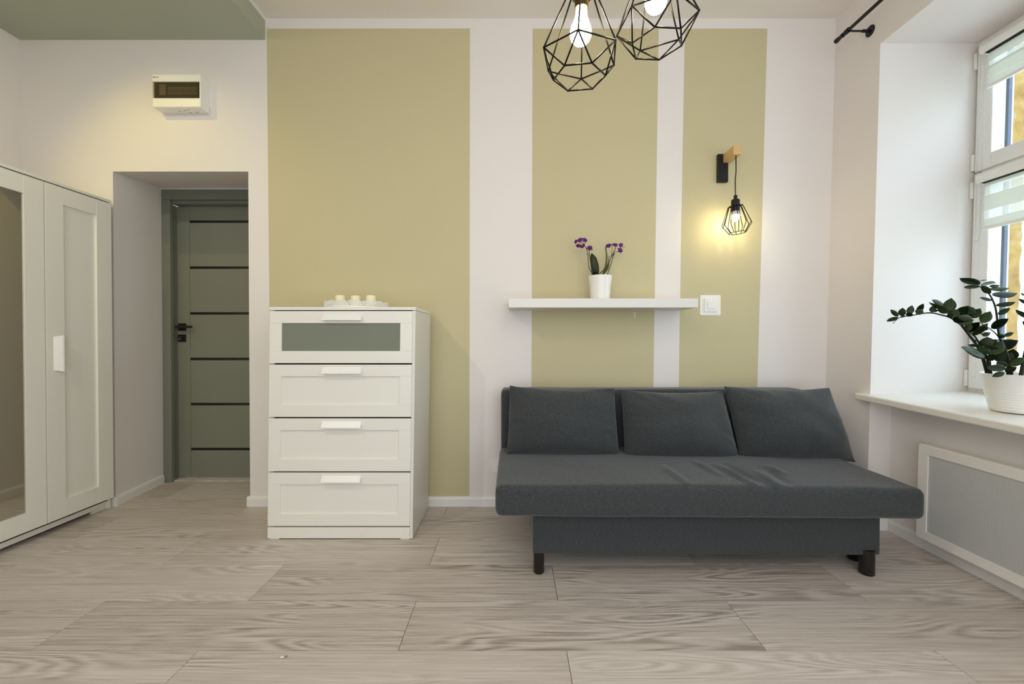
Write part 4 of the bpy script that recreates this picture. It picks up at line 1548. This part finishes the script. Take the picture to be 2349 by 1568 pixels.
arch = [C4(360, 1130), C4(345, 1085), C4(300, 930), C4(240, 800), C4(160, 690), C4(70, 575), C5(1930, 870), C5(1720, 730), C5(1500, 665), C5(1250, 612), C5(1000, 630), C5(720, 685), C5(470, 722), C5(300, 870)]
zstem(arch, (1.90, 1.72), .0085, .0011)
zstem([C4(385, 1130), C4(370, 1060), C4(340, 920), C4(275, 795), C4(215, 700), C4(160, 650)], (1.89, 1.84), .006, .003)
zstem([C4(600, 1100), C4(580, 990), C4(540, 850), C4(480, 715), C4(462, 640), C4(450, 520), C4(430, 390), C4(390, 290), C4(350, 235), C4(280, 180), C4(190, 120)], (1.80, 1.80), .0062, .0018)
zstem([C4(560, 1100), C4(560, 960), C4(520, 800), C4(450, 685), C4(370, 615), C4(260, 545)], (1.84, 1.76), .0045, .0015)
zstem([C4(700, 1130), C4(720, 1000), C4(760, 800), C4(800, 560), C4(790, 420), C4(775, 330)], (1.76, 1.78), .0075, .003)
zstem([C4(390, 1110), C4(378, 1000), C4(372, 850)], (1.88, 1.80), .004, .002)

leaf_mesh = {}


def leaf_data(curl):
    if curl in leaf_mesh:
        return leaf_mesh[curl]
    bm = B()
    rows = []
    n = 9
    for i in range(n + 1):
        t = i / n
        w = 0.5 * (math.sin(math.pi * t ** 0.86)) ** 0.75 if 0 < t < 1 else 0.01
        if t > 0.82:
            w *= 1 - 0.45 * (t - 0.82) / 0.18
        zc_ = curl * (t * t - t) * 0.8
        rows.append([bm.verts.new((t, w * q, zc_ + 0.16 * abs(q) * w)) for q in (-1, -0.6, 0, 0.6, 1)])
    for a, b2 in zip(rows, rows[1:]):
        for j in range(4):
            bm.faces.new((a[j], a[j + 1], b2[j + 1], b2[j]))
    bmesh.ops.solidify(bm, geom=bm.faces[:], thickness=0.012)
    bmesh.ops.recalc_face_normals(bm, faces=bm.faces)
    finish(bm, True)
    me = bpy.data.meshes.new('leaf')
    bm.to_mesh(me)
    bm.free()
    me.materials.append(M['leaf'])
    leaf_mesh[curl] = me
    return me


rl = random.Random(11)
VIEW = Vector((0, 0, 0))


def zleaf(uva, uvb, wpx, d, sign=1):
    """leaf from its base pixel to its tip pixel, wpx wide as seen"""
    L_px = math.hypot(uva[0] - uvb[0], uva[1] - uvb[1])
    a = ZP(uva, d)
    b2 = ZP(uvb, d + rl.uniform(-0.15, 0.10) * L_px * d / F_PX)
    L = (b2 - a).length
    w = wpx * d / F_PX
    wreal = max(w, L * 0.40)
    x = (b2 - a).normalized()
    view = (a - Vector((0, -D, H))).normalized()
    side = view.cross(x).normalized()               # lies across the line of sight
    th = math.acos(min(1, w / wreal)) * sign
    y = (side * math.cos(th) + view * math.sin(th))
    y = (y - x * x.dot(y)).normalized()
    zz_ = x.cross(y)
    o = bpy.data.objects.new('leaf', leaf_data(rl.choice((0.12, 0.2, 0.28))))
    COL.objects.link(o)
    o.parent = zzp
    mw = Matrix(((x.x * L, y.x * wreal, zz_.x * L * .5, a.x - pc.x), (x.y * L, y.y * wreal, zz_.y * L * .5, a.y - pc.y), (x.z * L, y.z * wreal, zz_.z * L * .5, a.z - PZ), (0, 0, 0, 1)))
    loc, rot, sc = mw.decompose()
    o.location, o.rotation_mode, o.rotation_quaternion, o.scale = loc, 'QUATERNION', rot, sc


K5, K4 = 1 / 10.677, 1 / 4.61
for (a, b2, w, d) in (((430, 705), (140, 825), 92, 1.74), ((440, 695), (238, 528), 105, 1.75), ((510, 690), (545, 485), 145, 1.755), ((480, 715), (630, 685), 45, 1.735),
                      ((690, 650), (775, 425), 140, 1.76), ((800, 665), (605, 637), 105, 1.74), ((900, 610), (1052, 380), 120, 1.765), ((1055, 612), (838, 555), 150, 1.745),
                      ((1250, 602), (1320, 425), 130, 1.765), ((1300, 590), (1440, 525), 40, 1.75), ((1600, 600), (1178, 345), 75, 1.755), ((1560, 430), (1250, 290), 100, 1.77),
                      ((1650, 620), (1400, 440), 175, 1.75), ((1640, 600), (1735, 245), 245, 1.775), ((1720, 715), (1890, 525), 210, 1.755), ((1900, 720), (2140, 437), 240, 1.785),
                      ((1990, 870), (1850, 640), 220, 1.765), ((2260, 780), (1870, 700), 170, 1.75), ((2050, 905), (2250, 770), 120, 1.775), ((2130, 1060), (2190, 860), 150, 1.765), ((1760, 735), (1660, 600), 120, 1.75)):
    zleaf(C5(*a), C5(*b2), w * K5, d, rl.choice((-1, 1)))
for (a, b2, w, d) in (((175, 500), (140, 372), 100, 1.80), ((180, 505), (275, 400), 82, 1.79), ((287, 555), (380, 430), 92, 1.78), ((60, 560), (205, 520), 85, 1.765), ((135, 645), (265, 545), 85, 1.775),
                      ((185, 690), (352, 555), 62, 1.80), ((275, 605), (360, 625), 46, 1.74), ((292, 690), (380, 657), 48, 1.80), ((250, 640), (300, 690), 12, 1.80),
                      ((268, 150), (50, 80), 58, 1.79), ((258, 180), (95, 172), 36, 1.775), ((265, 110), (342, 96), 8, 1.81), ((278, 148), (438, 133), 28, 1.81), ((365, 170), (482, 158), 32, 1.80), ((368, 200), (580, 186), 40, 1.79),
                      ((395, 262), (667, 240), 56, 1.80), ((400, 312), (260, 287), 30, 1.80), ((435, 375), (647, 332), 46, 1.80), ((458, 468), (590, 395), 52, 1.80), ((385, 612), (572, 508), 82, 1.78), ((382, 245), (280, 160), 60, 1.785),
                      ((520, 695), (627, 655), 42, 1.81), ((453, 688), (545, 700), 42, 1.77), ((440, 820), (678, 740), 112, 1.80), ((395, 890), (500, 745), 120, 1.79), ((345, 815), (345, 700), 118, 1.80), ((275, 805), (138, 785), 30, 1.81),
                      ((330, 912), (66, 808), 62, 1.76), ((310, 805), (470, 832), 32, 1.75), ((245, 815), (375, 885), 95, 1.78), ((400, 955), (370, 880), 90, 1.77), ((470, 975), (510, 845), 105, 1.79), ((525, 985), (600, 865), 105, 1.81), ((600, 940), (620, 828), 95, 1.82),
                      ((580, 1005), (735, 920), 82, 1.75), ((540, 1050), (340, 1015), 66, 1.72), ((440, 970), (575, 1015), 62, 1.74), ((530, 1070), (658, 1020), 62, 1.72), ((530, 1075), (394, 1125), 52, 1.69), ((245, 745), (200, 735), 20, 1.83), ((400, 750), (465, 735), 36, 1.83),
                      ((740, 265), (698, 238), 16, 1.78), ((785, 370), (678, 296), 30, 1.78), ((795, 520), (642, 412), 44, 1.76), ((770, 600), (720, 532), 30, 1.77)):
    zleaf(C4(*a), C4(*b2), w * K4, d, rl.choice((-1, 1)))

# ------------------------------------------------------------------ scrap on the floor
c = P(652, 1512.5, H * F_PX / (1512.5 - 775))
sc_ = thing('floor_scrap', 'tiny brown and white scrap lying on the floor planks', 'litter', (c.x, c.y, 0))
dv = Vector((.96, .28, 0))
obj('brown_end', tube(B(), [Vector((c.x, c.y, .0026)), Vector((c.x, c.y, .0026)) + dv * .010], .0022, 8), M['scrap'], sc_)
obj('white_end', tube(B(), [Vector((c.x, c.y, .0026)) - dv * .012, Vector((c.x, c.y, .0026))], .0020, 8), M['plastic'], sc_)
